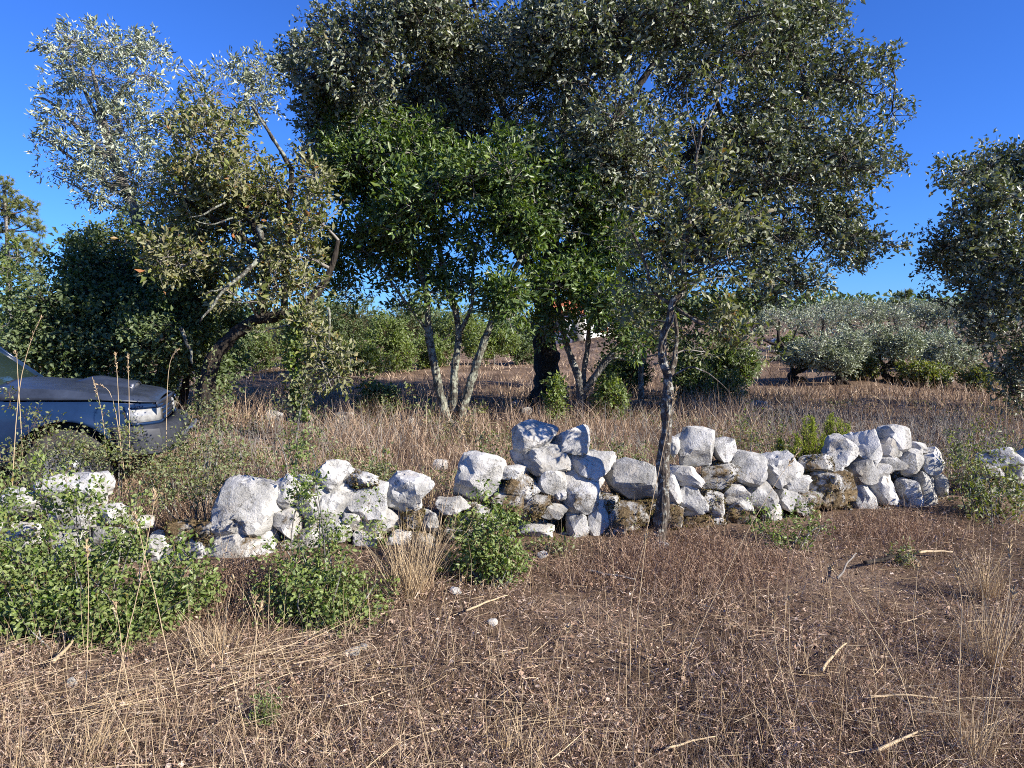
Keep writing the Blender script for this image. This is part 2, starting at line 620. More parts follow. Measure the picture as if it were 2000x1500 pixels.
M['litter'] = leaf_material('leaf_litter', [(0.0, (0.03, 0.021, 0.016)), (0.16, (0.13, 0.082, 0.056)), (0.45, (0.32, 0.21, 0.148)), (0.75, (0.48, 0.35, 0.26)), (0.96, (0.58, 0.46, 0.36)), (1.0, (0.64, 0.55, 0.46))], rough=0.9, transl=0.08, spec=0.05, tcol=(1.2, 1.0, 0.8))
M['dry_grass'] = leaf_material('dry_grass_blades', [(0.0, (0.08, 0.052, 0.034)), (0.4, (0.26, 0.178, 0.12)), (0.75, (0.47, 0.345, 0.24)), (1.0, (0.66, 0.53, 0.385))], rough=0.7, transl=0.15, spec=0.25, tcol=(1.2, 1.0, 0.7))
M['dead_weed'] = leaf_material('dead_weeds', [(0.0, (0.05, 0.034, 0.023)), (0.5, (0.22, 0.152, 0.105)), (0.85, (0.42, 0.31, 0.225)), (1.0, (0.60, 0.48, 0.37))], rough=0.9, transl=0.1, spec=0.15, tcol=(1.2, 1.0, 0.8))
M['rust_weed'] = leaf_material('rusty_dead_weeds', [(0.0, (0.09, 0.052, 0.034)), (0.5, (0.26, 0.163, 0.108)), (1.0, (0.50, 0.37, 0.27))], rough=0.9, transl=0.1, spec=0.15, tcol=(1.2, 1.0, 0.8))
M['straw'] = leaf_material('straw', [(0.0, (0.33, 0.235, 0.13)), (1.0, (0.60, 0.47, 0.30))], rough=0.55, transl=0.1, spec=0.35, tcol=(1.1, 1.0, 0.7))
M['moss'] = leaf_material('dry_moss', [(0.0, (0.03, 0.022, 0.010)), (0.5, (0.11, 0.08, 0.035)), (0.85, (0.20, 0.15, 0.07)), (1.0, (0.16, 0.17, 0.05))], rough=0.95, transl=0.1, spec=0.1)

# ------------------------------------------------------------------ the setting: ground
def axis(vals):
    return np.unique(np.concatenate(vals))


gx = axis([np.arange(-7, 7, 0.12), np.arange(-30, 30, 0.6), np.array([-1500, -900, -500, -300, -180, -120, -80, -60, -45, -36, 36, 45, 60, 80, 120, 180, 300, 500, 900, 1500.0])])
gy = axis([np.arange(1.5, 9, 0.11), np.arange(9, 18, 0.25), np.arange(-3, 1.5, 0.4), np.arange(18, 60, 0.8), np.array([-60, -30, -15, -8, -5, 65, 75, 90, 120, 170, 250, 400, 700, 1200, 2000.0])])
XX, YY = np.meshgrid(gx, gy)
V = np.stack([XX.ravel(), YY.ravel(), gz(XX.ravel(), YY.ravel())], 1)
idx = np.arange(len(V)).reshape(len(gy), len(gx))
Q = np.stack([idx[:-1, :-1], idx[:-1, 1:], idx[1:, 1:], idx[1:, :-1]], -1).reshape(-1, 4)
g_ = link('ground', new_mesh('ground', V, [Q], True), M['ground'])
tag(g_, kind='structure')


def Gz(x, y):
    return float(gz(x, y)[0])


def ground_at(x, y):
    """the ground point that shows at pixel (x, y)"""
    lo, hi = 1.0, 60.0
    d = np.geomspace(1.5, 80, 400)
    p = np.array([at(x, y, k) for k in d])
    below = p[:, 2] < gz(p[:, 0], p[:, 1])
    k = int(np.argmax(below)) if below.any() else len(d) - 1
    q = p[k].copy()
    q[2] = Gz(q[0], q[1])
    return q


# ------------------------------------------------------------------ stones
def ico(level):
    import bmesh
    bm = bmesh.new()
    bmesh.ops.create_icosphere(bm, subdivisions=level, radius=1.0)
    v = np.array([x.co[:] for x in bm.verts])
    f = np.array([[w.index for w in x.verts] for x in bm.faces])
    bm.free()
    return norm(v), f


ICO = {k: ico(k) for k in (2, 3, 4)}
stone_count = 0
moss_pts = []


def stone_mesh(w, dep, h, seed, level=4, angular=0.75, roughness=1.0, roll=0.0):
    """a craggy block that fills w x dep x h: a ball cut by random planes, then roughened"""
    r = np.random.default_rng(seed)
    n, f = ICO[level]
    o = r.uniform(0, 60, 3)
    # a few big broken faces at very different distances, a box to keep it blocky
    k = r.integers(7, 11)
    pn = r.normal(size=(k, 3))
    for _ in range(6):                                   # push the faces apart
        dif = norm(pn)[:, None] - norm(pn)[None]
        pn = norm(pn) + 0.25 * (dif / (0.15 + (dif ** 2).sum(-1, keepdims=True))).sum(1) / k
    pn = norm(pn)
    ph = r.uniform(0.50, 0.95, k)
    ax = np.array([[0, -1, 0.15], [0, 0, 1], [0, 0, -1], [1, 0, 0], [-1, 0, 0], [0, 1, 0]]) + r.normal(0, 0.22, (6, 3))
    pn = np.concatenate([pn, norm(ax)])
    ph = np.concatenate([ph, r.uniform(0.62, 0.9, 6)])
    w3 = np.stack([fbm(n * 1.6 + o, 4, 0.6), fbm(n * 1.6 + o + 7, 4, 0.6), fbm(n * 1.6 + o + 13, 4, 0.6)], 1)
    nn = norm(n + 0.16 * roughness * w3)
    c = nn @ pn.T
    rad = np.where(c > 0.08, ph[None] / np.maximum(c, 0.08), 9).min(1)
    rad = angular * np.minimum(rad, 1.5) + (1 - angular) * 0.85
    P = n * rad[:, None]
    hollow = np.clip(noise3(P * 1.9 + o) - 0.10, 0, 1)
    d = 0.022 * fbm(P * 6 + o, 3, 0.65) - 0.30 * hollow
    pits = np.clip(noise3(P * 6.5 + o) - 0.25, 0, 1)
    P = P + n * (roughness * (d - 0.22 * pits))[:, None]
    cr, sr = math.cos(roll), math.sin(roll)
    P = P @ np.array([[cr, 0, sr], [0, 1, 0], [-sr, 0, cr]])
    lo, hi = P.min(0), P.max(0)
    P = (P - (lo + hi) / 2) / (hi - lo) * np.array([w, dep, h])
    me = new_mesh('stone', P, [f], True)
    me.set_sharp_from_angle(angle=math.radians(22))
    me.materials.append(M['stone'])
    return me


def wall_depth_px(x):
    return float(np.interp(x, [-200, 0, 450, 1280, 1840, 2000, 2300], [4.5, 4.55, 4.72, 5.25, 6.15, 6.5, 7.2]))


def lay_stones(root, rows, loc):
    global stone_count
    for s in rows:
        x, y, w, h = s[:4]
        brown = s[4] if len(s) > 4 else 0.0
        roll = math.radians(s[5]) if len(s) > 5 else random.uniform(-0.12, 0.12)
        angular = s[6] if len(s) > 6 else 0.97
        extra = s[7] if len(s) > 7 else 0.0
        d0 = wall_depth_px(x)
        base = 650 + EYE * F_PX / d0
        d = d0 + 0.12 + 0.16 * max(0, (base - y)) / 200.0 + extra
        m = mpp(d)
        W, H = w * m * 1.16, h * m * 1.18
        D = min(0.62, max(0.20, 0.95 * math.sqrt(W * H)))
        stone_count += 1
        me = stone_mesh(W, D, H, 100 + stone_count, 4 if w > 58 else 3, angular, (1.0 if brown < 0.7 else 1.5) * (1.5 if x < 850 else 1.0), roll)
        o = link('stone', me, None, root)
        p = at(x, y, d)
        o.location = Vector(p - loc) + Vector((0, D * 0.28, 0))
        o.rotation_euler = (random.uniform(-0.1, 0.1), 0, random.uniform(-0.15, 0.15))
        o.color = (brown, random.random(), 0, 1)
        if brown >= 0.5:
            co = np.empty(len(me.vertices) * 3, np.float32); me.vertices.foreach_get('co', co)
            co = co.reshape(-1, 3)
            k_ = co[:, 1] < 0.12 * D
            moss_pts.append((co[k_] + np.array(o.location)[None] + loc, brown))


def core_stones(root, loc, x0, x1, top, n):
    """the rubble and earth behind the faced stones, seen through the gaps"""
    for k in range(n):
        x = x0 + (x1 - x0) * (k + random.random()) / n
        d0 = wall_depth_px(x)
        yb = 650 + EYE * F_PX / d0
        y = random.uniform(yb - 5, top(x) + 34)
        lay_stones(root, [(x, min(y, yb), random.uniform(50, 85), random.uniform(38, 60), random.uniform(0.3, 1.0), random.uniform(-25, 25), 0.7, 0.22)], loc)


right_rows = [
    (936, 939, 96, 96, 0.0, 0, 0.72), (1047, 856, 84, 60, 0.0, -28), (1115, 861, 72, 56, 0.0, 8), (1061, 899, 110, 54, 0.0, 6), (1157, 910, 88, 50, 0.05, 14),
    (1238, 947, 102, 86, 0.0, 3, 0.9), (1004, 924, 48, 26, 0, -12), (1022, 951, 72, 46, 0.55), (1079, 940, 56, 50, 0.1, -25), (1133, 967, 74, 78, 0.42, 0, 0.75),
    (1169, 945, 26, 24, 0.1), (998, 984, 72, 54, 0.75, 0, 0.8), (1046, 992, 58, 44, 0.7, 0, 0.8), (1085, 1000, 48, 26, 0.3), (1046, 1038, 68, 26, 0.2, -22), (1062, 1056, 48, 30, 0.2),
    (1130, 1034, 42, 50, 0.1), (1169, 1018, 40, 72, 0.35, 12), (1222, 1010, 88, 52, 0.62), (1264, 992, 44, 26, 0.6), (884, 990, 62, 34, 0.1, 10),
    (1362, 877, 74, 74, 0.0, -8, 0.92), (1415, 884, 46, 48, 0.15, 5), (1338, 931, 76, 36, 0.15), (1350, 975, 64, 64, 0.1, 18), (1406, 930, 68, 44, 0.55), (1466, 920, 66, 64, 0.15, -10),
    (1522, 919, 70, 60, 0.0, 14), (1556, 918, 34, 36, 0.0), (1560, 946, 54, 42, 0.1), (1437, 969, 52, 36, 0.35), (1487, 972, 68, 54, 0.1, -6), (1448, 987, 44, 26, 0.3), (1540, 977, 44, 38, 0.2),
    (1620, 956, 104, 76, 0.74, 22, 0.9), (1598, 907, 66, 32, 0.55, 10), (1650, 888, 64, 62, 0.05, 20), (1697, 877, 66, 66, 0.0, 40), (1742, 877, 48, 40, 0.0, 8), (1754, 860, 54, 52, 0.0, 10, 0.7),
    (1742, 906, 58, 34, 0.05, 10), (1686, 921, 48, 50, 0.05, 15), (1719, 925, 38, 36, 0.1), (1782, 908, 44, 54, 0.05, -20, 0.75), (1797, 877, 36, 22, 0), (1823, 905, 48, 52, 0.0, 15), (1819, 958, 56, 74, 0.1, 0),
    (1728, 960, 54, 62, 0.1, 15), (1690, 978, 52, 70, 0.1), (1782, 972, 40, 62, 0.3, 12), (1645, 930, 28, 22, 0.1), (1566, 992, 76, 52, 0.66), (1514, 1005, 46, 36, 0.3), (1440, 1020, 64, 46, 0.7),
    (1662, 1010, 44, 38, 0.8), (1634, 1050, 38, 20, 0.1), (1455, 1050, 54, 26, 0.4), (1366, 1028, 54, 34, 0.85), (1371, 1052, 24, 22, 0.1), (1318, 874, 26, 36, 0.1), (1310, 960, 46, 56, 0.3),
    (1310, 1010, 50, 50, 0.5), (1395, 985, 40, 44, 0.5), (1400, 1030, 40, 36, 0.7), (1500, 1040, 60, 34, 0.8), (1600, 1020, 60, 40, 0.9), (1720, 1010, 50, 34, 0.5), (1765, 1008, 40, 30, 0.4), (1100, 1060, 40, 24, 0.4),
    (1200, 1052, 60, 34, 0.7), (940, 1010, 60, 44, 0.5), (970, 1045, 70, 44, 0.7), (900, 1040, 60, 44, 0.6), (1094, 965, 30, 22, 0.3), (1190, 985, 36, 34, 0.6), (1843, 950, 24, 40, 0.1),
]
left_rows = [
    (478, 999, 132, 112, 0.0, 12, 0.8), (466, 1084, 138, 92, 0.3, 0, 0.7), (552, 966, 70, 62, 0.0, 20), (556, 1027, 50, 54, 0.2), (640, 931, 84, 54, 0.05, -14), (593, 943, 32, 24, 0.1),
    (643, 1000, 86, 92, 0.0, -10), (706, 985, 90, 78, 0.1, 12), (700, 939, 66, 34, 0.5, 10), (786, 968, 104, 74, 0.0, -22), (740, 1022, 76, 58, 0.1), (690, 1020, 46, 42, 0.15), (712, 1058, 54, 34, 0.25),
    (780, 1058, 48, 38, 0.35), (655, 1040, 54, 44, 0.1), (802, 1013, 44, 46, 0.75), (838, 1020, 30, 40, 0.1), (705, 1088, 44, 24, 0.3), (600, 985, 50, 50, 0.1), (600, 1060, 60, 50, 0.3), (560, 1085, 60, 50, 0.5),
    (640, 1095, 60, 40, 0.5), (765, 1092, 60, 34, 0.6), (825, 1062, 44, 44, 0.6),
    (130, 964, 118, 66, 0.05, 0, 0.85), (24, 986, 90, 54, 0.1), (257, 1022, 60, 30, 0.0), (212, 1008, 44, 34, 0.05), (214, 1056, 62, 48, 0.1), (303, 1068, 46, 44, 0.1), (372, 1084, 58, 60, 0.1), (312, 1102, 48, 36, 0.2),
    (36, 1095, 60, 46, 0.1), (140, 1010, 96, 52, 0.1), (32, 1050, 72, 50, 0.15), (345, 1042, 66, 42, 0.8), (130, 1064, 72, 56, 0.2), (185, 1105, 76, 54, 0.3), (255, 1112, 66, 50, 0.3), (95, 1112, 70, 50, 0.3),
    (-60, 1000, 90, 70, 0.1), (-55, 1075, 100, 80, 0.3), (-150, 1040, 110, 120, 0.2), (395, 1045, 40, 44, 0.8),
]
L0 = at(420, 1120, 4.7); L0[2] = 0.0
R0 = at(1350, 1060, 5.4); R0[2] = 0.0
wall_l = thing('dry_stone_wall', L0, 'low tumbled run of white limestone wall half covered by green shrubs, the run nearest the blue car', 'stone wall')
wall_r = thing('dry_stone_wall', R0, 'higher mossy run of white limestone wall behind the slim sapling trunk, ending in a rounded heap', 'stone wall')
lay_stones(wall_l, left_rows, L0)
lay_stones(wall_r, right_rows, R0)
top_l = lambda x: np.interp(x, [-200, 0, 130, 250, 330, 420, 540, 620, 700, 800, 850], [980, 970, 935, 1010, 1040, 960, 950, 920, 930, 945, 1000])
top_r = lambda x: np.interp(x, [860, 930, 1000, 1050, 1140, 1200, 1280, 1360, 1440, 1520, 1600, 1700, 1760, 1840], [985, 930, 925, 870, 890, 915, 910, 890, 895, 905, 910, 880, 860, 920])
core_stones(wall_l, L0, -120, 840, top_l, 26)
core_stones(wall_r, R0, 880, 1830, top_r, 30)
E0 = at(1975, 960, 6.6); E0[2] = Gz(E0[0], E0[1])
wall_e = thing('dry_stone_wall', E0, 'short grey end of stone wall half buried in green weeds beyond the gap at the edge of the picture', 'stone wall')
lay_stones(wall_e, [(1965, 897, 84, 40, 0.35, 5), (2012, 905, 60, 50, 0.2), (1995, 930, 70, 44, 0.3), (1945, 925, 44, 34, 0.5), (2050, 920, 70, 70, 0.3), (2040, 970, 80, 60, 0.4), (1985, 965, 60, 50, 0.5), (1940, 955, 50, 40, 0.6)], E0)

# dry moss on the mossy stones: tiny shaggy flakes
def moss_on(root, loc):
    mg = Geo()
    for pts, brown in moss_pts:
        n_ = int(900 * (0.4 + brown))
        P = pts[rng.integers(0, len(pts), n_)]
        P = P[noise3(P * 9) > 0.25 - 0.5 * brown]
        P = P + rng.normal(0, 0.010, P.shape)
        flakes_geo(mg, P, rng.uniform(0.010, 0.026, len(P)), 0.5, 1.0)
    tag(link('dry_moss', mg.mesh('dry_moss', loc), M['moss'], root, (0, 0, 0)), kind='stuff')


moss_on(wall_r, R0)

# ------------------------------------------------------------------ parked car, old blue off-roader
def strip_grid(geo, rows):
    """rows: list of equal-length point lists -> quads"""
    A = np.array(rows, float)
    r, c = A.shape[:2]
    ii = np.arange(r * c).reshape(r, c)
    q = np.stack([ii[:-1, :-1], ii[:-1, 1:], ii[1:, 1:], ii[1:, :-1]], -1).reshape(-1, 4)
    geo.add(A.reshape(-1, 3), q)


def box_geo(geo, x0, x1, y0, y1, z0, z1):
    v = np.array([[x, y, z] for x in (x0, x1) for y in (y0, y1) for z in (z0, z1)], float)
    geo.add(v, np.array([[0, 1, 3, 2], [4, 6, 7, 5], [0, 4, 5, 1], [2, 3, 7, 6], [0, 2, 6, 4], [1, 5, 7, 3]]))


def car_part(name, geo, mat, parent, smooth=False, solid=0.0, bevel=0.0):
    me = geo.mesh(name, None, smooth)
    if smooth:
        me.set_sharp_from_angle(angle=math.radians(32))
    o = link(name, me, mat, parent)
    if solid:
        md = o.modifiers.new('solid', 'SOLIDIFY')
        md.thickness = solid
        md.offset = 0
    if bevel:
        md = o.modifiers.new('bevel', 'BEVEL')
        md.width = bevel
        md.segments = 3
        md.limit_method = 'ANGLE'
    return o


def build_car():
    px_front = at(338, 850, 6.95)
    YAW = math.radians(19)
    loc = np.array([px_front[0] - 0.80 * math.sin(YAW), 6.95 + 0.80 * math.cos(YAW), 0.0])
    loc[2] = Gz(loc[0] - 1.5, loc[1]) - 0.02
    car = thing('parked_car', loc, 'old dark blue off-road car with faded bonnet and hood scoop parked behind the stone wall', 'car', rz=YAW)
    m, n, l = material('faded_blue_paint')
    tc = n.new('ShaderNodeTexCoord').outputs['Object']
    t = noise_node(n, l, 2.2, 7, 0.7, tc)
    r = ramp(n, [(0.3, (0.006, 0.016, 0.046)), (0.62, (0.011, 0.028, 0.072)), (0.8, (0.028, 0.046, 0.09))])
    l.new(t.outputs[0], r.inputs[0])
    p = finish(n, l, r.outputs[0], 0.25, None, spec=0.35)
    p.inputs['Coat Weight'].default_value = 0.2
    p.inputs['Coat Roughness'].default_value = 0.12
    paint = m
    hoodm = plain('sun_bleached_bonnet_paint', (0.028, 0.036, 0.056), 0.36, noise_amt=0.4, nscale=5, spec=0.35)
    black = plain('black_plastic', (0.018, 0.018, 0.02), 0.6, noise_amt=0.3)
    rubber = plain('tyre_rubber', (0.035, 0.034, 0.033), 0.85, noise_amt=0.4)
    greyp = plain('grey_bumper_plastic', (0.035, 0.038, 0.046), 0.5, noise_amt=0.35, nscale=12)
    steel = plain('dull_steel', (0.35, 0.35, 0.36), 0.4, metal=0.8)
    orange = plain('orange_lens', (0.75, 0.16, 0.02), 0.3)
    lamp = plain('clouded_headlight', (0.30, 0.30, 0.29), 0.15, spec=0.6, coat=0.6, noise_amt=0.35, nscale=14)
    gm, n, l = material('tinted_window_glass')
    p = n.new('ShaderNodeBsdfPrincipled')
    p.inputs['Base Color'].default_value = (0.03, 0.05, 0.045, 1)
    p.inputs['Roughness'].default_value = 0.03
    p.inputs['Transmission Weight'].default_value = 0.35
    p.inputs['Specular IOR Level'].default_value = 0.8
    o_ = n.new('ShaderNodeOutputMaterial')
    l.new(p.outputs[0], o_.inputs['Surface'])

    AX = (-0.92, -3.30)                       # axles
    R_ARCH, ZC = 0.45, 0.36

    def low(x):
        z = 0.42
        for a in AX:
            dx = abs(x - a)
            if dx < R_ARCH:
                z = max(z, ZC + math.sqrt(R_ARCH ** 2 - dx ** 2))
        return z

    def half(x):                              # half width of the body along its length
        return 0.86 - 0.20 * max(0, (x + 0.50) / 0.34) ** 2 - 0.06 * max(0, (-3.7 - x) / 0.5) ** 2

    def shoulder(x):
        return float(np.interp(x, [-4.2, -1.5, -0.6, -0.15], [1.04, 1.0, 0.975, 0.925]))

    def hood_edge(x):
        return float(np.interp(x, [-1.5, -0.9, -0.45, -0.25, -0.14], [1.13, 1.085, 1.02, 0.985, 0.935]))

    xs = sorted(set([-0.16, -0.2, -0.26, -0.32, -0.40] + [a + R_ARCH * math.cos(t) for a in AX for t in np.linspace(0, math.pi, 17)] + [-1.6, -1.9, -2.3, -2.7, -3.85, -4.0, -4.1]))
    body = Geo()
    for s in (-1, 1):
        rows = []
        for t in np.linspace(0, 1, 9):
            row = []
            for x in xs:
                zb, zt = low(x), shoulder(x)
                z = zb + (zt - zb) * t
                flare = 0.035 * math.exp(-((z - low(x)) / 0.07) ** 2) * max(0.0, max(1 - abs(abs(x - a) / R_ARCH) ** 6 for a in AX) if any(abs(x - a) < R_ARCH for a in AX) else 0)
                bulge = -0.055 * ((z - 0.80) / 0.3) ** 2 + flare
                row.append((x, s * (half(x) + bulge), z))
            rows.append(row)
        strip_grid(body, rows if s > 0 else [r_[::-1] for r_ in rows])
    # rear panel
    strip_grid(body, [[(-4.1, y, z) for y in np.linspace(-0.78, 0.78, 5)] for z in (0.45, 0.75, 1.04)])
    # ledge between shoulder and bonnet / windows
    for s in (-1, 1):
        strip_grid(body, [[(x, s * (half(x) - 0.03 * t - 0.02), shoulder(x) - 0.005 * t) for x in xs] for t in (0, 1.6)])
    car_part('body', body, paint, car, True, 0.012)
    inner = Geo()
    box_geo(inner, -1.5, -0.3, -0.62, 0.62, 0.35, 0.93)
    box_geo(inner, -4.05, -1.5, -0.80, 0.80, 0.36, 0.97)
    car_part('underbody', inner, black, car)
    hood = Geo()
    rows = []
    hx = np.linspace(-1.52, -0.15, 12)
    for t in (-1.0, -0.985, -0.95, -0.85, -0.6, -0.3, 0, 0.3, 0.6, 0.85, 0.95, 0.985, 1.0):
        row = []
        for x in hx:
            top = hood_edge(x)
            zz = top + 0.045 * (1 - t * t) if abs(t) < 0.98 else (shoulder(x) + 0.02 if abs(t) == 1 else shoulder(x) + 0.55 * (top - shoulder(x)))
            y = t * (half(x) - 0.035) * (0.985 if abs(t) < 0.98 else 1)
            row.append((x, y, zz))
        rows.append(row)
    strip_grid(hood, rows)
    strip_grid(hood, [[(-0.15, y, z) for y in np.linspace(-0.70, 0.70, 7)] for z in (0.91, 0.955)])
    hd = car_part('bonnet', hood, hoodm, car, True, 0.012)
    sc = Geo()
    rows = []
    for t in np.linspace(-1, 1, 9):
        rows.append([(x, 0.02 + 0.24 * t * (0.8 + 0.2 * u), hood_edge(x) + 0.035 + 0.085 * (1 - abs(t) ** 3) * min(1, 3.2 * u) * (1 - 0.25 * u)) for x, u in zip(np.linspace(-0.98, -0.42, 9), np.linspace(0, 1, 9))])
    strip_grid(sc, rows)
    car_part('hood_scoop', sc, hoodm, car, True, 0.014)
    mouth = Geo()
    box_geo(mouth, -0.46, -0.43, -0.20, 0.24, hood_edge(-0.43) + 0.035, hood_edge(-0.43) + 0.085)
    car_part('scoop_grille', mouth, steel, car)
    # grille and lights
    gr = Geo()
    box_geo(gr, -0.20, -0.145, -0.42, 0.42, 0.72, 0.905)
    grille = car_part('grille', gr, black, car, bevel=0.01)
    for z in (0.755, 0.805, 0.855):
        s_ = Geo()
        box_geo(s_, -0.15, -0.125, -0.41, 0.41, z, z + 0.02)
        car_part('slat', s_, paint, grille)
    for s in (-1, 1):
        hl = Geo()
        a, b = 0.46, 0.735
        pts = [[(x - 0.02 * k, s * (y if y else half(x) + 0.012), 0.765 + 0.135 * k) for k in (0, 1)] for x, y in ((-0.13, 0.44), (-0.135, 0.56), (-0.15, 0.65), (-0.20, 0), (-0.26, 0), (-0.31, 0), (-0.36, 0))]
        strip_grid(hl, pts if s < 0 else pts[::-1])
        ho = car_part('headlight', hl, lamp, car, True, 0.02)
        fr = Geo()
        for za, zb in ((0.738, 0.764), (0.902, 0.928)):
            strip_grid(fr, [[(p_[0][0] + 0.012, p_[0][1] * 1.012, z) for z in (za, zb)] for p_ in pts])
        strip_grid(fr, [[(-0.36, s * (half(-0.36) + 0.014), 0.725), (-0.38, s * (half(-0.38) + 0.014), 0.93)], [(-0.39, s * (half(-0.39) + 0.014), 0.725), (-0.41, s * (half(-0.41) + 0.014), 0.93)]])
        car_part('surround', fr, paint, ho, False, 0.014)
        si = Geo()
        box_geo(si, -1.62, -1.50, s * 0.845 - 0.012, s * 0.845 + 0.012, 0.785, 0.825)
        car_part('side_marker', si, orange, car, bevel=0.004)
        # bumper corner indicator
        b2 = Geo()
        box_geo(b2, -0.13, -0.02, s * 0.6 - 0.09, s * 0.6 + 0.09, 0.62, 0.68)
        car_part('indicator', b2, orange if s > 0 else lamp, car, bevel=0.006)
    bp = Geo()
    rows = []
    path = [(-0.50, -0.89), (-0.30, -0.885), (-0.12, -0.83), (-0.02, -0.68), (0.02, -0.35), (0.03, 0), (0.02, 0.35), (-0.02, 0.68), (-0.12, 0.83), (-0.30, 0.885), (-0.50, 0.89)]
    for dz, dx in ((0.45, -0.05), (0.47, 0.0), (0.60, 0.02), (0.70, 0.0), (0.725, -0.04), (0.73, -0.14)):
        rows.append([(x + dx, y * (1 + 0.4 * dx), dz) for x, y in path])
    strip_grid(bp, rows)
    car_part('bumper', bp, greyp, car, True, 0.02)
    bb = Geo()
    tube(bb, smooth_path([(0.07, -0.6, 0.62), (0.10, -0.3, 0.63), (0.10, 0.3, 0.63), (0.07, 0.6, 0.62)], 12), [0.025] * 12, 8)
    car_part('bumper_bar', bb, steel, car, True)
    # wheels
    for a in AX:
        for s in (-1, 1):
            wg = Geo()
            prof = [(0.20, 0.0), (0.22, 0.10), (0.30, 0.11), (0.345, 0.10), (0.36, 0.06), (0.36, -0.06), (0.345, -0.10), (0.30, -0.11), (0.22, -0.10), (0.20, 0.0)]
            rows = []
            for k in range(33):
                t = k / 32 * 2 * math.pi
                bump = 0.008 if k % 2 else 0
                rows.append([(a + (r_ + (bump if r_ > 0.35 else 0)) * math.cos(t), s * 0.74 + w_, 0.36 + (r_ + (bump if r_ > 0.35 else 0)) * math.sin(t)) for r_, w_ in prof])
            strip_grid(wg, rows)
            wh = car_part('wheel', wg, rubber, car, True)
            rg = Geo()
            rows = []
            for k in range(25):
                t = k / 24 * 2 * math.pi
                rows.append([(a + r_ * math.cos(t), s * (0.74 + w_), 0.36 + r_ * math.sin(t)) for r_, w_ in ((0.215, 0.095), (0.19, 0.06), (0.10, 0.05), (0.06, 0.085), (0.001, 0.09))])
            strip_grid(rg, rows)
            car_part('rim', rg, steel, wh, True)
    # cabin: windscreen, pillars, roof, windows, doors
    RZ = 1.70
    wsb, wst = (-1.42, 1.135), (-2.02, 1.64)
    for name, ya, yb in (('windscreen', -0.70, 0.70),):
        wg = Geo()
        strip_grid(wg, [[(wsb[0] - 0.04 * abs(t) ** 2, t * 0.70, wsb[1]), ((wsb[0] + wst[0]) / 2 - 0.04 * t * t, t * 0.67, (wsb[1] + wst[1]) / 2), (wst[0] - 0.04 * t * t, t * 0.63, wst[1])] for t in np.linspace(-1, 1, 7)])
        ws = car_part('windscreen', wg, gm, car, True, 0.006)
        st = Geo()
        strip_grid(st, [[(-1.60 + 0.012, y, 1.245), (-1.66 + 0.012, y, 1.295)] for y in (-0.60, -0.50)])
        car_part('sticker', st, plain('pale_green_sticker', (0.45, 0.62, 0.52), 0.6), ws, False, 0.002)
        wp = Geo()
        tube(wp, [(-1.44, -0.55, 1.16), (-1.47, -0.1, 1.175)], [0.008, 0.006], 5)
        tube(wp, [(-1.44, 0.05, 1.16), (-1.47, 0.5, 1.175)], [0.008, 0.006], 5)
        car_part('wiper', wp, black, ws)
    fr = Geo()
    for s in (-1, 1):
        strip_grid(fr, [[(wsb[0] - 0.02, s * 0.70, wsb[1] - 0.02), (wst[0] - 0.03, s * 0.63, wst[1] + 0.01)], [(wsb[0] - 0.05, s * 0.755, wsb[1] - 0.03), (wst[0] - 0.07, s * 0.68, wst[1] + 0.01)], [(wsb[0] - 0.12, s * 0.77, wsb[1] - 0.04), (wst[0] - 0.13, s * 0.69, wst[1])]])
        for x0, x1 in ((-2.72, -2.82), (-3.95, -4.08)):
            strip_grid(fr, [[(x0, s * 0.80, 1.0), (x0, s * 0.69, RZ - 0.06)], [(x1, s * 0.80, 1.0), (x1, s * 0.69, RZ - 0.06)]])
        strip_grid(fr, [[(-2.05, s * 0.685, 1.60), (-4.05, s * 0.685, 1.60)], [(-2.03, s * 0.66, 1.68), (-4.05, s * 0.66, 1.68)]])
        strip_grid(fr, [[(-1.40, s * 0.80, 1.11), (-1.55, s * 0.80, 1.10)], [(-1.40, s * 0.80, 1.0), (-1.70, s * 0.82, 0.99)]])
    strip_grid(fr, [[(-4.1, y, 1.04), (-4.06, y * 0.86, 1.66)] for y in (-0.78, -0.6)])
    strip_grid(fr, [[(-4.1, y, 1.04), (-4.06, y * 0.86, 1.66)] for y in (0.6, 0.78)])
    strip_grid(fr, [[(-1.36, y, 1.125), (-1.56, y, 1.13)] for y in np.linspace(-0.78, 0.78, 5)])
    car_part('window_frame', fr, paint, car, False, 0.025)
    rf = Geo()
    strip_grid(rf, [[(x, t * 0.69, RZ - 0.05 * abs(t) ** 3 - 0.04 * max(0, (x + 2.3) / 0.3)) for x in np.linspace(-4.08, -2.0, 8)] for t in np.linspace(-1, 1, 9)])
    car_part('roof', rf, paint, car, True, 0.02)
    for s in (-1, 1):
        for x0, x1, x2, x3 in ((-1.72, -2.72, -2.14, -2.72), (-2.82, -3.95, -2.82, -3.95)):
            wg = Geo()
            strip_grid(wg, [[(x0, s * 0.795, 1.0), (x2, s * 0.695, 1.60)], [(x1, s * 0.795, 1.0), (x3, s * 0.695, 1.60)]])
            car_part('side_window', wg, gm, car, False, 0.006)
        dg = Geo()
        xs2 = np.linspace(-2.76, -1.72, 8)
        strip_grid(dg, [[(x, s * (half(x) - 0.055 * ((z - 0.8) / 0.3) ** 2 + 0.010), z) for x in xs2] for z in np.linspace(0.46, 0.985, 7)])
        dr = car_part('door', dg, paint, car, True, 0.012)
        hg = Geo()
        box_geo(hg, -2.66, -2.50, s * 0.875 - 0.015, s * 0.875 + 0.015, 0.86, 0.89)
        car_part('handle', hg, black, dr, bevel=0.006)
        mg_ = Geo()
        box_geo(mg_, -1.92, -1.80, s * 0.95 - 0.09, s * 0.95 + 0.09, 1.03, 1.17)
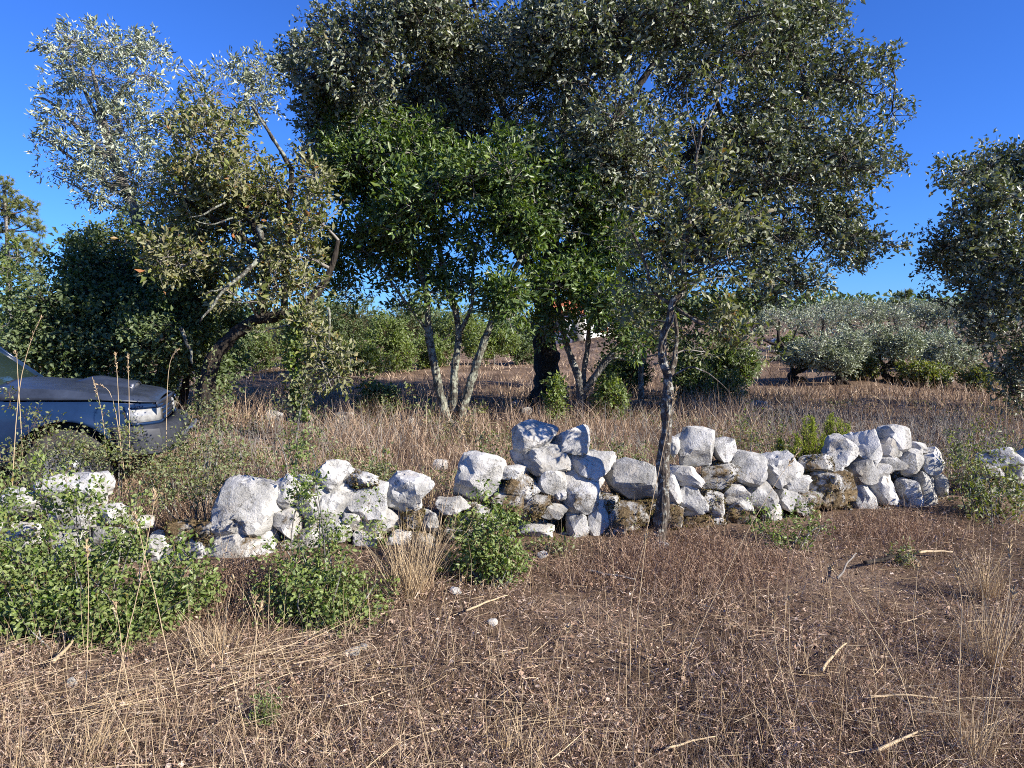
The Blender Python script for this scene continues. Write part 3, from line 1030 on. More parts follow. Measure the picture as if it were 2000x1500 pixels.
        car_part('mirror', mg_, black, car, bevel=0.03)
    return car


build_car()

# ------------------------------------------------------------------ house seen between the trunks
def build_house():
    c = at(1118, 690, 58)
    c[2] = Gz(c[0], c[1])
    h = thing('white_house', c, 'small white house with an orange tiled roof far behind the dark oak trunk', 'house')
    wallm = plain('whitewashed_wall', (0.78, 0.78, 0.76), 0.85, noise_amt=0.08, nscale=2)
    roofm = plain('orange_roof_tile', (0.52, 0.16, 0.07), 0.8, noise_amt=0.25, nscale=4)
    dark = plain('dark_window_glass', (0.03, 0.035, 0.04), 0.1)
    w = Geo()
    box_geo(w, -2.6, 3.4, 0, 6, -0.5, 2.4)
    link('wall', w.mesh('wall'), wallm, h)
    r = Geo()
    strip_grid(r, [[(x, -0.35, 2.35), (x, 3, 3.5), (x, 6.35, 2.35)] for x in np.linspace(-2.9, 3.7, 14)])
    ro = link('roof', r.mesh('roof'), roofm, h)
    md = ro.modifiers.new('solid', 'SOLIDIFY'); md.thickness = 0.14
    ch = Geo(); box_geo(ch, 2.0, 2.5, 2.6, 3.1, 3.2, 4.1)
    link('chimney', ch.mesh('chimney'), wallm, ro)
    for x in (-1.6, 1.9):
        g = Geo(); box_geo(g, x, x + 0.9, -0.03, 0.05, 0.95, 1.95)
        wi = link('window', g.mesh('window'), dark, h)
        f = Geo()
        for a in ((x - 0.08, x, 0.87, 2.03), (x + 0.9, x + 0.98, 0.87, 2.03), (x, x + 0.9, 0.87, 0.95), (x, x + 0.9, 1.95, 2.03)):
            box_geo(f, a[0], a[1], -0.05, 0.04, a[2], a[3])
        link('frame', f.mesh('frame'), roofm, wi)
    g = Geo(); box_geo(g, 0.0, 0.95, -0.03, 0.05, 0.0, 2.05)
    link('door', g.mesh('door'), plain('grey_door', (0.25, 0.24, 0.22), 0.6), h)


build_house()

# ------------------------------------------------------------------ trees and bushes
def px_lobe(x, y, rx, ry, d, rd=None):
    m = mpp(d)
    return at(x, y, d), np.array([rx * m, rd if rd else (rx + ry) * 0.5 * m, ry * m])


def plant(name, label, cat, base, paths, lobes, leaf, wood, twigm, group=None, leaf_len=0.1, leaf_w=0.05, per=10, spread=0.16,
          density=1.0, up=0.5, hexa=False, out_bias=0.6, limb_r=0.05, shell=0.5, twig_r=0.006, trunk_name='trunk', crown_name='crown', bare=0, limbs=True, hang=0.0, leaf_parts=0, droop=0.0):
    """paths: [(points, r0, r1)]; lobes: [(centre, radii, clusters)] in world space"""
    base = np.asarray(base, float)
    root = thing(name, base, label, cat, group)
    nodes = []
    for k, (pts, r0, r1) in enumerate(paths):
        n_ = max(12, int(9 * len(pts)))
        P = smooth_path(pts, n_, 0.06 * min(1.0, r0 * 8 + 0.2), k + len(label))
        tg = Geo()
        rad = np.linspace(1, 0, n_) ** 0.8 * (r0 - r1) + r1
        if k == 0:
            rad = rad * (1 + 0.8 * np.exp(-np.arange(n_) / (n_ * 0.05)))
            if r0 > 0.03:
                for q in range(5):
                    a_ = q * 1.257 + random.random()
                    f_ = np.array([math.cos(a_), math.sin(a_), 0]) * r0
                    g_0 = P[1] + f_ * 0.7 + [0, 0, r0 * 1.2]
                    g_1 = base + f_ * 3.2
                    g_1[2] = Gz(g_1[0], g_1[1]) - 0.04
                    tube(tg, smooth_path([g_0, g_0 * 0.4 + g_1 * 0.6 + [0, 0, -0.1 * r0], g_1], 6), np.linspace(r0 * 0.5, r0 * 0.15, 6), 6, 0.3)
        tube(tg, P, rad, 16 if r0 > 0.05 else 8, 0.30)
        link(trunk_name if k == 0 else 'limb', tg.mesh('trunk', base, True), wood, root)
        nodes.append(np.concatenate([P, rad[:, None]], 1)[n_ // 5:])
    nodes = np.concatenate(nodes) if nodes else np.array([[*base, 0.03]])
    lg, tw = Geo(), Geo()
    parts_left = []
    for k, (c, R, nc) in enumerate(lobes):
        nc = max(3, int(nc * density))
        # limb from the nearest wood that lies below
        w = np.linalg.norm(nodes[:, :3] - c, axis=1) + 0.8 * np.maximum(0, nodes[:, 2] - c[2])
        a = nodes[int(np.argmin(w))]
        if limbs:
            mid = a[:3] * 0.5 + c * 0.5 + np.array([0, 0, 0.12]) * np.linalg.norm(c - a[:3]) + rng.normal(0, 0.06, 3) * np.linalg.norm(c - a[:3])
            P = smooth_path([a[:3], mid, c, c + (c - mid) * 0.5], 12, 0.10 * np.linalg.norm(R), k + 3)
            r0 = min(a[3] * 0.8, limb_r)
            tube(tw, P, np.linspace(r0, 0.2 * limb_r, 12), 5, 0.1, cap=False)
            spine = P[4:]
            nodes = np.concatenate([nodes, np.concatenate([P[3:9], np.linspace(r0, limb_r * 0.4, 6)[:, None]], 1)])
        else:
            spine = np.array([c, c])
        u = norm(rng.normal(size=(nc, 3)))
        rr = rng.random(nc) ** (1 / 3.0)
        rr = np.where(rng.random(nc) < shell, rng.uniform(0.8, 1.04, nc), rr)
        C = c + u * rr[:, None] * R
        C += 0.22 * R * np.stack([noise3(C * 1.1 + j * 9) for j in range(3)], 1)
        S = spine[rng.integers(0, len(spine), nc)] * 0.55 + c * 0.2 + C * 0.25
        twigs_geo(tw, S, C, twig_r, twig_r * 0.4, 0.10, two=crown_name == 'foliage' or leaf_parts > 0)
        outd = norm(C - S + 0.35 * np.linalg.norm(C - S, axis=1, keepdims=True) * rng.normal(size=(nc, 3)))
        keep = np.arange(nc) >= bare * nc
        C2, out2 = C[keep], outd[keep]
        m = len(C2)
        # side shoots then leaves along them
        kk = 3
        SP_ = np.repeat(C2, kk, 0)
        SD = norm(np.repeat(out2, kk, 0) + 0.9 * rng.normal(size=(m * kk, 3)) + np.array([0, 0, 0.25 - droop]))
        SL = spread * rng.uniform(0.6, 1.3, m * kk)
        E = SP_ + SD * SL[:, None]
        blades_geo(tw, SP_, SD, SL, twig_r * 1.4, 0.1, 1)
        each = max(1, int(round(per / kk)))
        t = np.tile(np.linspace(0.25, 1.0, each), m * kk)
        LP = np.repeat(SP_, each, 0) + np.repeat(SD * SL[:, None], each, 0) * t[:, None] + rng.normal(0, 0.02 + spread * 0.08, (m * kk * each, 3))
        LD = norm(out_bias * np.repeat(SD, each, 0) + 0.75 * rng.normal(size=LP.shape) + np.array([0, 0, -hang]))
        sz = np.repeat(rng.uniform(0.6, 1.25, m * kk), each) * rng.uniform(0.7, 1.15, len(LP))
        if leaf_parts:
            parts_left.append((LP, LD, sz))
        else:
            leaves_geo(lg, LP, LD, leaf_len * sz, leaf_w * sz, up, hexa=hexa)
    if leaf_parts:
        LP, LD, sz = (np.concatenate([p[i] for p in parts_left]) for i in range(3))
        order = np.argsort(np.linalg.norm(LP - np.array([0, 0, EYE]), axis=1) - 3 * sz)
        one, rest = order[:leaf_parts], order[leaf_parts:]
        leaves_geo(lg, LP[rest], LD[rest], leaf_len * sz[rest], leaf_w * sz[rest], up, hexa=hexa)
        shapes = []
        for s in range(24):
            g1 = Geo()
            leaves_geo(g1, np.zeros((1, 3)), np.array([[0, 1.0, 0]]), leaf_len, leaf_w, 0.97, fold=random.uniform(0.1, 0.35), curl=random.uniform(0, 0.3), hexa=True)
            me = g1.mesh('leaf')
            me.materials.append(leaf if s % 3 else gall_variants[(s // 3) % len(gall_variants)])
            shapes.append(me)
        for j, i in enumerate(one):
            o = link('leaf', shapes[j % 24], None, root)
            o.location = Vector(LP[i] - base)
            o.rotation_euler = Vector(LD[i]).to_track_quat('Y', 'Z').to_euler()
            o.rotation_euler.rotate_axis('Y', random.uniform(-0.9, 0.9))
            o.scale = (sz[i],) * 3
    if crown_name == 'foliage':                          # bare dead twigs sticking through
        for c, R, nc in lobes:
            nb = max(2, int(nc * 0.25))
            u = norm(rng.normal(size=(nb, 3)) + [0, 0, 0.3])
            Q0 = c + u * R * 0.3
            twigs_geo(tw, Q0, c + u * R * rng.uniform(0.8, 1.35, (nb, 1)), twig_r * 0.9, twig_r * 0.4, 0.12)
    cr = link(crown_name, lg.mesh('crown', base), leaf, root)
    tag(cr, kind='stuff')
    tg_ = link('twigs', tw.mesh('twigs', base), twigm, root)
    tag(tg_, kind='stuff')
    return root


gall_variants = []
M['sapling_leaf'] = leaf_material('sapling_leaves', [(0.0, (0.05, 0.07, 0.02)), (0.5, (0.115, 0.14, 0.042)), (0.88, (0.20, 0.21, 0.075)), (1.0, (0.26, 0.15, 0.06))], under=(0.2, 0.21, 0.13), rough=0.42, transl=0.25)
for nm, c in (('green_leaf', (0.075, 0.10, 0.03)), ('dull_leaf', (0.11, 0.12, 0.045)), ('yellow_leaf', (0.17, 0.165, 0.06)), ('olive_green_leaf', (0.09, 0.10, 0.035)), ('brown_leaf', (0.24, 0.13, 0.055))):
    gall_variants.append(leaf_material(nm, [(0.0, c), (1.0, c)], under=(0.23, 0.22, 0.13), rough=0.42, transl=0.2))


def lobes_px(rows, d, k=1.0, dd=1.2, size=1.0, sub=0):
    """rows: (x, y, rx, ry[, depth offset[, density]]) -> lobes with a number of clusters by visible area"""
    out = []
    for r in rows:
        off = r[4] if len(r) > 4 else random.uniform(-dd, dd)
        den = r[5] if len(r) > 5 else 1.0
        c, R = px_lobe(r[0], r[1], r[2], r[3], d + off)
        if sub and min(r[2], r[3]) > 30:
            n_ = sub + int(r[2] * r[3] / 4500)
            for q in range(n_):
                u = norm(rng.normal(size=(1, 3)))[0]
                out.append((c + u * R * rng.uniform(0.36, 0.80), R * rng.uniform(0.29, 0.48), max(4, k * den * r[2] * r[3] / 100.0 / n_)))
        else:
            out.append((c, R * size, max(4, k * den * r[2] * r[3] / 100.0)))
    return out


def P_(rows, d):
    return [at(x, y, d + (r[0] if r else 0)) for x, y, *r in rows]


def grounded(p):
    p = np.array(p, float)
    p[2] = Gz(p[0], p[1]) - 0.05
    return p


# --- the big oak in the middle
D = 15.6
ob = grounded(at(1072, 770, D))
oak_front = [(x_ if x_ < 1300 else 1300 + (x_ - 1300) * 0.95, y_, a_, b_) for x_, y_, a_, b_ in [(700, 120, 130, 105), (640, 220, 75, 85), (850, 70, 170, 110), (1000, 170, 190, 150), (1150, 70, 190, 130), (1350, 60, 190, 130), (1520, 90, 130, 110), (1635, 175, 90, 85), (1590, 310, 140, 105),
             (1450, 290, 170, 140), (1640, 425, 85, 85), (1520, 495, 120, 85), (1350, 440, 160, 120), (1200, 290, 170, 140), (1100, 400, 180, 110), (820, 240, 150, 120), (1690, 300, 60, 70), (1590, 30, 60, 60), (1690, 480, 50, 45), (1560, 555, 60, 30)]]
rows = [(x, y, rx, ry, random.uniform(-3.6, -1.2), 1.0) for x, y, rx, ry in oak_front]
rows += [(x + random.uniform(-30, 30), y + 10, rx * 0.93, ry * 0.9, random.uniform(0.8, 3.4), 0.62) for x, y, rx, ry in oak_front]
rows += [(950, -110, 250, 130, -1.0, 0.6), (1250, -130, 280, 140, 0.5, 0.6), (1480, -70, 170, 100, -0.5, 0.6), (760, -20, 120, 80, 0.0, 0.6), (1150, -260, 300, 120, 1, 0.35)]
rows += [(578, 105, 42, 34, -1.0, 1.3), (560, 135, 26, 22, -1.0, 1.2), (640, 50, 50, 40, -0.5, 1.0), (1738, 222, 34, 22, -1, 1.2), (1758, 312, 22, 12, -1, 1.3), (1740, 118, 20, 16, -1, 1.2), (1715, 130, 30, 26, -1, 1.0), (1640, 20, 26, 30, -1, 1.0), (1735, 475, 24, 22, -1, 1.2), (1490, 590, 36, 22, -1.2, 1.1), (600, 300, 40, 40, 0.4, 0.8), (650, 320, 40, 36, 0.5, 0.8)]
oak_paths = [([ob, *P_([(1066, 690), (1062, 600), (1075, 500), (1085, 420), (1095, 300), (1110, 150)], D)], 0.27, 0.07),
             (P_([(1064, 560), (980, 440, -0.6), (900, 300, -1.2), (800, 180, -1.6), (700, 110, -1.6)], D), 0.13, 0.03),
             (P_([(1070, 520), (1180, 420, -0.8), (1300, 330, -1.4), (1450, 250, -1.8), (1580, 190, -2)], D), 0.14, 0.03),
             (P_([(1072, 540), (1200, 500, 0.6), (1380, 430, 0.4), (1520, 360, -0.4), (1640, 330, -1)], D), 0.12, 0.025),
             (P_([(1090, 380), (1190, 250, 0.6), (1290, 100, 0.6), (1350, -40, 0.4)], D), 0.11, 0.03),
             (P_([(1085, 420), (1010, 280, 1.0), (950, 120, 1.4), (920, -40, 1.2)], D), 0.11, 0.03),
             (P_([(1380, 430, 0.4), (1480, 470, -0.6), (1560, 520, -1.2)], D), 0.06, 0.02)]
plant('oak_tree', 'huge grey-green evergreen oak, the tallest tree, with a dark thick trunk', 'tree', ob, oak_paths, lobes_px(rows, D, 1.62, sub=8), M['oak_leaf'], M['bark_dark'], M['twig_dark'],
      leaf_len=0.105, leaf_w=0.053, per=21, spread=0.24, up=0.35, limb_r=0.05, twig_r=0.011, shell=0.45)

# --- laurel-like tree with three lichened stems
D = 12.4
lb = grounded(at(880, 825, D))
rows = [(640, 240, 26, 34, 0.2, 1.6), (700, 290, 85, 62), (790, 290, 90, 60), (690, 370, 95, 80), (820, 390, 110, 90), (950, 370, 110, 80), (1090, 360, 110, 66), (1150, 440, 85, 90), (1010, 460, 120, 80), (860, 490, 110, 60, 0, 0.7),
        (720, 470, 95, 60, 0, 0.8), (1090, 540, 110, 70, 0, 0.95), (985, 590, 55, 60, -0.8, 1.0), (1170, 580, 70, 66, 0, 1.0), (870, 560, 80, 46, 0, 0.5), (640, 500, 70, 60, 0.5, 0.6), (780, 560, 70, 46, 0.4, 0.45), (690, 560, 60, 40, 0.6, 0.4), (1060, 620, 60, 40, 0.2, 0.6), (1215, 640, 50, 46, 0.2, 0.7), (1020, 300, 60, 40, 0, 0.9), (870, 330, 70, 50)]
lp = [([lb, *P_([(862, 780), (845, 700), (836, 620), (826, 540), (790, 440), (740, 340)], D)], 0.085, 0.02),
      ([lb + np.array([0.06, 0.1, 0]), *P_([(884, 770), (892, 690), (890, 610), (870, 540), (850, 440), (830, 350)], D)], 0.075, 0.02),
      ([lb + np.array([0.14, -0.1, 0]), *P_([(912, 770), (936, 700), (960, 630), (990, 560), (1040, 470), (1110, 400)], D)], 0.08, 0.02),
      (P_([(892, 660), (920, 600), (925, 520), (940, 430)], D), 0.04, 0.012),
      (P_([(842, 660), (800, 600), (740, 520), (690, 470)], D), 0.03, 0.01)]
plant('laurel_tree', 'glossy bright green tree on three pale lichened stems in front of the big oak', 'tree', lb, lp, lobes_px(rows, D, 2.7, 0.9, sub=6), M['laurel_leaf'], M['bark_lichen'], M['twig_grey'],
      leaf_len=0.12, leaf_w=0.05, per=21, spread=0.24, up=0.45, limb_r=0.025, twig_r=0.007, out_bias=1.1)

# --- young trees between the oak trunk and the sapling
D = 13.6
yb = grounded(at(1140, 800, D))
yp = [([yb, *P_([(1130, 740), (1108, 680), (1092, 600), (1090, 540)], D)], 0.085, 0.02), ([yb, *P_([(1140, 740), (1150, 670), (1152, 610), (1160, 540)], D)], 0.06, 0.02),
      (P_([(1140, 765), (1190, 700, -0.2), (1225, 660, -0.2), (1270, 600, -0.2)], D), 0.07, 0.02), (P_([(1190, 700, -0.2), (1240, 702, -0.2), (1290, 690, -0.3)], D), 0.025, 0.01)]
plant('young_oak', 'young forked oak with dark leaning stems right of the big oak trunk', 'tree', yb, yp,
      lobes_px([(1100, 560, 70, 50, 0, 0.8), (1180, 610, 70, 46, -0.3, 0.9), (1260, 600, 90, 60, -0.3, 1.0), (1240, 530, 90, 60, 0, 1.0), (1330, 620, 80, 50, 0, 0.9), (1060, 640, 30, 34, -0.5, 0.6), (1390, 590, 70, 50, 0, 0.9), (1215, 660, 40, 26, 0, 0.5)], D, 1.5, 0.6),
      M['bush_leaf'], M['bark_grey'], M['twig_grey'], leaf_len=0.10, leaf_w=0.05, per=18, spread=0.25, limb_r=0.02, twig_r=0.007)
D = 15.4
sb = grounded(at(1253, 770, D))
plant('young_oak', 'thin young oak standing in dry grass just left of the sapling trunk', 'tree', sb, [([sb, *P_([(1252, 730), (1258, 690), (1262, 620)], D)], 0.06, 0.02), (P_([(1252, 745), (1246, 700), (1236, 640)], D), 0.03, 0.01)],
      lobes_px([(1270, 630, 66, 50), (1235, 660, 40, 34, 0, 0.7), (1310, 680, 50, 34, 0, 0.8)], D, 1.6, 0.3), M['bush_leaf'], M['bark_grey'], M['twig_grey'], leaf_len=0.10, leaf_w=0.05, per=18, spread=0.25, limb_r=0.02, twig_r=0.007)

# --- the yellowing oak on the left, with its leaning dark trunk
D = 10.8
gb = grounded(at(398, 760, D))
gp = [([gb, *P_([(412, 715), (445, 668), (490, 628), (555, 614), (600, 592), (640, 540), (660, 470)], D)], 0.115, 0.03),
      (P_([(505, 622), (518, 560), (512, 490), (492, 440), (455, 370), (430, 290), (425, 230)], D), 0.085, 0.015),
      (P_([(555, 612), (560, 520), (565, 420), (570, 340), (556, 306), (520, 250), (490, 205)], D), 0.055, 0.012),
      (P_([(512, 490), (440, 440), (380, 400), (330, 370)], D), 0.04, 0.012)]
rows = [(390, 215, 46, 40, 0, 0.9), (420, 310, 85, 76), (360, 380, 85, 80), (450, 410, 105, 78), (375, 470, 80, 66), (520, 395, 85, 76, 0.2, 0.8), (605, 430, 48, 60, -0.4), (560, 490, 80, 60, 0, 0.7), (470, 510, 90, 52, 0, 0.8), (330, 490, 56, 48, -0.4), (560, 560, 70, 40, 0.3, 0.6), (310, 510, 36, 30, -0.4, 1.0),
        (640, 690, 54, 42, -0.5, 0.75), (660, 735, 46, 28, -0.6, 0.7), (605, 640, 34, 46, -0.5, 0.6), (595, 740, 30, 40, -0.5, 0.6), (610, 350, 40, 40, 0, 0.7), (480, 300, 60, 50, 0.4, 0.7), (480, 590, 56, 30, -0.6, 0.5), (540, 640, 40, 26, -0.4, 0.4), (560, 560, 60, 34, -0.4, 0.6)]
gal = plant('oak_tree', 'yellowing oak with a leaning black trunk and hanging leaves left of the laurel tree', 'tree', gb, gp, lobes_px(rows, D, 1.7, 0.8, sub=6), M['gall_leaf'], M['bark_dark'], M['twig_grey'],
            leaf_len=0.105, leaf_w=0.045, per=18, spread=0.24, up=0.4, limb_r=0.03, twig_r=0.008, out_bias=0.9)
# pale dead limbs on it, and the two hanging ivy stems
for ctrl, r0, r1 in (([(502, 508, -0.7), (470, 540, -0.9), (430, 575, -1.1), (405, 612, -1.2), (390, 630, -1.2)], 0.032, 0.010), ([(445, 560, -1.0), (418, 570, -1.1), (398, 572, -1.1)], 0.014, 0.006),
                     ([(352, 640, -0.2), (362, 660, -0.2), (372, 690, -0.2), (375, 710, -0.2)], 0.03, 0.015), ([(556, 306, -0.5), (530, 265, -0.5), (492, 208, -0.5)], 0.03, 0.012), ([(505, 440, -0.6), (508, 455, -0.6), (516, 470, -0.6)], 0.05, 0.03),
                     ([(582, 600, -0.5), (575, 660, -0.5), (580, 720, -0.6), (590, 800, -0.6)], 0.04, 0.03), ([(640, 600, -0.5), (645, 640, -0.5), (636, 690, -0.5), (610, 730, -0.6)], 0.022, 0.010),
                     ([(440, 395, -0.9), (400, 420, -1.0), (370, 425, -1.0)], 0.015, 0.006), ([(455, 425, -0.9), (410, 440, -1.0), (380, 430, -1.1)], 0.014, 0.006)):
    pg = Geo()
    P = smooth_path(P_(ctrl, D), 14, 0.05, int(r0 * 1000))
    tube(pg, P, np.linspace(r0, r1, 14), 7, 0.2)
    tag(link('dead_limb', pg.mesh('dead_limb', gb, True), M['bark_lichen'], gal), 'pale lichened dead limb')
ivy = Geo()
for x, y0, y1, n_ in ((578, 600, 790, 500), (566, 640, 720, 250), (592, 760, 820, 120)):
    yy = rng.uniform(y0, y1, n_)
    P = np.array([at(x + rng.normal(0, 7), y, D - 0.62 + rng.normal(0, 0.06)) for y in yy])
    leaves_geo(ivy, P, rng.normal(size=P.shape) + [0, -0.6, -0.5], 0.055, 0.05, 0.3, hexa=True)
iv = thing('ivy', at(578, 800, D - 0.6), 'bright green ivy climbing the pale hanging stem of the yellowing oak', 'ivy')
tag(link('foliage', ivy.mesh('ivy', at(578, 800, D - 0.6)), M['bright_leaf'], iv), kind='stuff')
vs = Geo()
tube(vs, smooth_path(P_([(577, 820, -0.58), (572, 740, -0.58), (580, 680, -0.58), (574, 600, -0.58)], D), 16, 0.04, 4), np.linspace(0.012, 0.005, 16), 5)
link('stem', vs.mesh('stem', at(578, 800, D - 0.6), True), M['twig_brown'], iv)

# --- silvery olive behind it
D = 13.8
vb = grounded(at(330, 770, D))
vp = [([vb, *P_([(325, 640), (300, 520), (265, 420), (230, 330), (200, 230), (180, 130)], D)], 0.16, 0.02), (P_([(230, 330), (160, 260), (100, 200), (66, 190)], D), 0.05, 0.008), (P_([(250, 390), (170, 330), (100, 280), (70, 260)], D), 0.04, 0.008),
      (P_([(200, 230), (250, 160), (290, 110)], D), 0.035, 0.008), (P_([(215, 280), (160, 170), (120, 100)], D), 0.04, 0.008), (P_([(300, 520), (400, 330), (460, 220), (505, 150)], D), 0.06, 0.01), (P_([(440, 250), (400, 180), (355, 120)], D), 0.03, 0.006), (P_([(265, 420), (180, 380), (100, 340)], D), 0.03, 0.006)]
rows = [(120, 100, 40, 36), (160, 90, 50, 36), (225, 95, 55, 40), (285, 100, 42, 36), (200, 150, 90, 56, 0, 0.7), (290, 150, 34, 40, 0, 0.6), (180, 235, 95, 64, 0, 0.7), (130, 280, 60, 60, 0, 0.4), (110, 330, 40, 30, 0, 0.35), (250, 290, 110, 76, 0, 0.8), (330, 225, 55, 44, 0, 0.8), (270, 360, 100, 56), (200, 360, 60, 50, 0, 0.5), (90, 220, 36, 46, 0, 0.2),
        (508, 140, 40, 40), (445, 190, 60, 60, 0, 0.6), (500, 190, 46, 50), (440, 125, 26, 26, 0, 0.4), (375, 150, 30, 36, 0, 0.12), (320, 420, 80, 50, 0, 0.8)]
plant('olive_tree', 'tall silvery olive tree with bare grey twigs standing above the dark bush', 'tree', vb, vp, lobes_px(rows, D, 1.9, 0.8), M['olive_leaf'], M['bark_grey'], M['twig_grey'],
      leaf_len=0.11, leaf_w=0.032, per=24, spread=0.17, up=0.2, limb_r=0.02, twig_r=0.005, out_bias=1.3, bare=0.12)

# --- dense dark bush on the left, bright bush, pine
D = 12.3
bb_ = grounded(at(260, 790, D))
rows = [(200, 470, 90, 60), (150, 540, 70, 70), (270, 540, 120, 100), (350, 600, 110, 110), (215, 640, 120, 80), (110, 640, 60, 80), (400, 670, 90, 80), (300, 700, 120, 60), (170, 700, 90, 60), (340, 480, 60, 50), (90, 720, 80, 50), (420, 740, 60, 40), (240, 760, 120, 40), (60, 660, 50, 70), (230, 580, 110, 100), (300, 640, 120, 90), (140, 600, 70, 80), (390, 590, 60, 70)]
plant('dark_bush', 'dense dark green bush with tiny leaves behind the bonnet of the blue car', 'bush', bb_, [([bb_, *P_([(262, 700), (255, 600), (240, 520)], D)], 0.10, 0.02), ([bb_ + np.array([0.8, 0, 0]), *P_([(370, 700), (380, 640), (390, 580)], D)], 0.07, 0.02)],
      lobes_px(rows, D, 2.0, 1.0, sub=8), M['bush_leaf'], M['bark_dark'], M['twig_dark'], leaf_len=0.09, leaf_w=0.05, per=24, spread=0.26, limb_r=0.025, twig_r=0.007, trunk_name='stem')
D = 24.0
bt = grounded(at(30, 760, D))
plant('bright_bush', 'light green bush at the left edge below the pine', 'bush', bt, [([bt, *P_([(30, 680), (35, 600)], D)], 0.09, 0.03)],
      lobes_px([(25, 530, 50, 60), (50, 600, 60, 60), (0, 620, 60, 80), (70, 660, 50, 50), (20, 690, 70, 50), (-60, 590, 70, 90), (95, 560, 22, 30, 0, 0.5)], D, 1.5, 0.9, sub=4), M['bright_leaf'], M['bark_grey'], M['twig_grey'], leaf_len=0.14, leaf_w=0.075, per=18, spread=0.3, limb_r=0.03, twig_r=0.008, trunk_name='stem')


def pine(base, h, d, rows, label, k=1.0):
    base = grounded(base)
    root = thing('pine_tree', base, label, 'pine tree')
    tg, tw, lg = Geo(), Geo(), Geo()
    top = base + np.array([0.1, 0, h])
    P = smooth_path([base, base * 0.5 + top * 0.5 + [0.12, 0, 0], top], 14, 0.1, 2)
    tube(tg, P, np.linspace(0.17 * h / 8, 0.03, 14), 8, 0.1)
    link('trunk', tg.mesh('trunk', base, True), M['bark_grey'], root)
    for x, y, rx, ry in rows:
        c, R = px_lobe(x, y, rx, ry, d + random.uniform(-0.8, 0.8))
        a = P[np.argmin(np.abs(P[:, 2] - (c[2] - 0.3)))]
        tube(tw, smooth_path([a, (a + c) / 2 - [0, 0, 0.1], c], 6), np.linspace(0.05, 0.015, 6), 5)
        nc = int(k * max(6, rx * ry / 22))
        C = c + norm(rng.normal(size=(nc, 3))) * (rng.random((nc, 1)) ** 0.4) * R * 0.8
        twigs_geo(tw, np.repeat(c[None], nc, 0), C, 0.012, 0.006)
        nn = 34
        LD = norm(np.repeat(C - c, nn, 0) / R.mean() * 0.7 + rng.normal(size=(nc * nn, 3)) * 0.6 + [0, 0, 0.4])
        blades_geo(lg, np.repeat(C, nn, 0) + rng.normal(0, 0.02, (nc * nn, 3)), LD, 0.0065 * d * rng.uniform(0.7, 1.2, nc * nn), 0.0008 * d, 0.15, 1)
    tag(link('crown', lg.mesh('crown', base), M['pine_leaf'], root), kind='stuff')
    tag(link('twigs', tw.mesh('twigs', base), M['twig_brown'], root), kind='stuff')


pine(at(18, 700, 34), 8.9, 34, [(12, 365, 22, 22), (35, 395, 32, 20), (-5, 400, 40, 25), (60, 405, 20, 20), (20, 425, 34, 18), (55, 435, 26, 16), (-20, 450, 50, 26), (78, 445, 16, 20), (40, 470, 36, 22), (70, 490, 26, 26), (10, 490, 40, 24), (65, 530, 26, 20), (20, 520, 40, 24)], 'pine with tufted pale green needles at the left edge of the sky', 1.2)
pine(at(1762, 650, 62), 3.3, 62, [(1762, 580, 16, 10), (1775, 572, 10, 6), (1748, 590, 20, 8), (1776, 592, 18, 8), (1762, 604, 26, 9), (1740, 602, 12, 6)], 'small distant pine rising above the olive grove', 2.0)

# --- dark tree at the right edge
D = 12.6
rb = grounded(at(2060, 790, D))
rows = [(1890, 335, 50, 34), (1950, 320, 60, 40), (1990, 350, 90, 70), (1910, 400, 60, 60), (1960, 430, 110, 80), (1840, 465, 44, 40), (1890, 500, 90, 60), (1990, 540, 110, 100), (1830, 535, 34, 40), (1900, 570, 70, 40), (1960, 640, 60, 70), (1990, 720, 50, 60), (1850, 590, 30, 24), (2090, 330, 110, 90), (2110, 480, 120, 110), (2070, 620, 110, 90), (2190, 420, 110, 110), (2080, 720, 80, 60), (2030, 310, 60, 50), (1980, 770, 26, 30, -0.2, 0.8), (2160, 560, 120, 90, -2.2, 0.6), (2280, 640, 120, 90, -2.8, 0.6), (2260, 480, 130, 100, -1.5, 0.5)]
rows += [(x + 20, y, rx * 0.9, ry * 0.9, 2.0, 0.6) for x, y, rx, ry, *_ in rows if 1880 < x < 2110]
plant('oak_tree', 'dark evergreen oak cut off by the right edge of the picture', 'tree', rb, [([rb, *P_([(2055, 700), (2050, 600), (2040, 480), (2030, 360)], D)], 0.2, 0.05), (P_([(2050, 600), (1980, 540), (1900, 500), (1840, 480)], D), 0.07, 0.02), (P_([(2045, 520), (2120, 420), (2180, 380)], D), 0.08, 0.02), (P_([(2040, 480), (1980, 400), (1920, 360)], D), 0.06, 0.02)],
      lobes_px(rows, D, 1.05, 0.9, sub=5), M['oak_leaf'], M['bark_dark'], M['twig_dark'], leaf_len=0.10, leaf_w=0.055, per=21, spread=0.27, up=0.35, limb_r=0.035, twig_r=0.009)

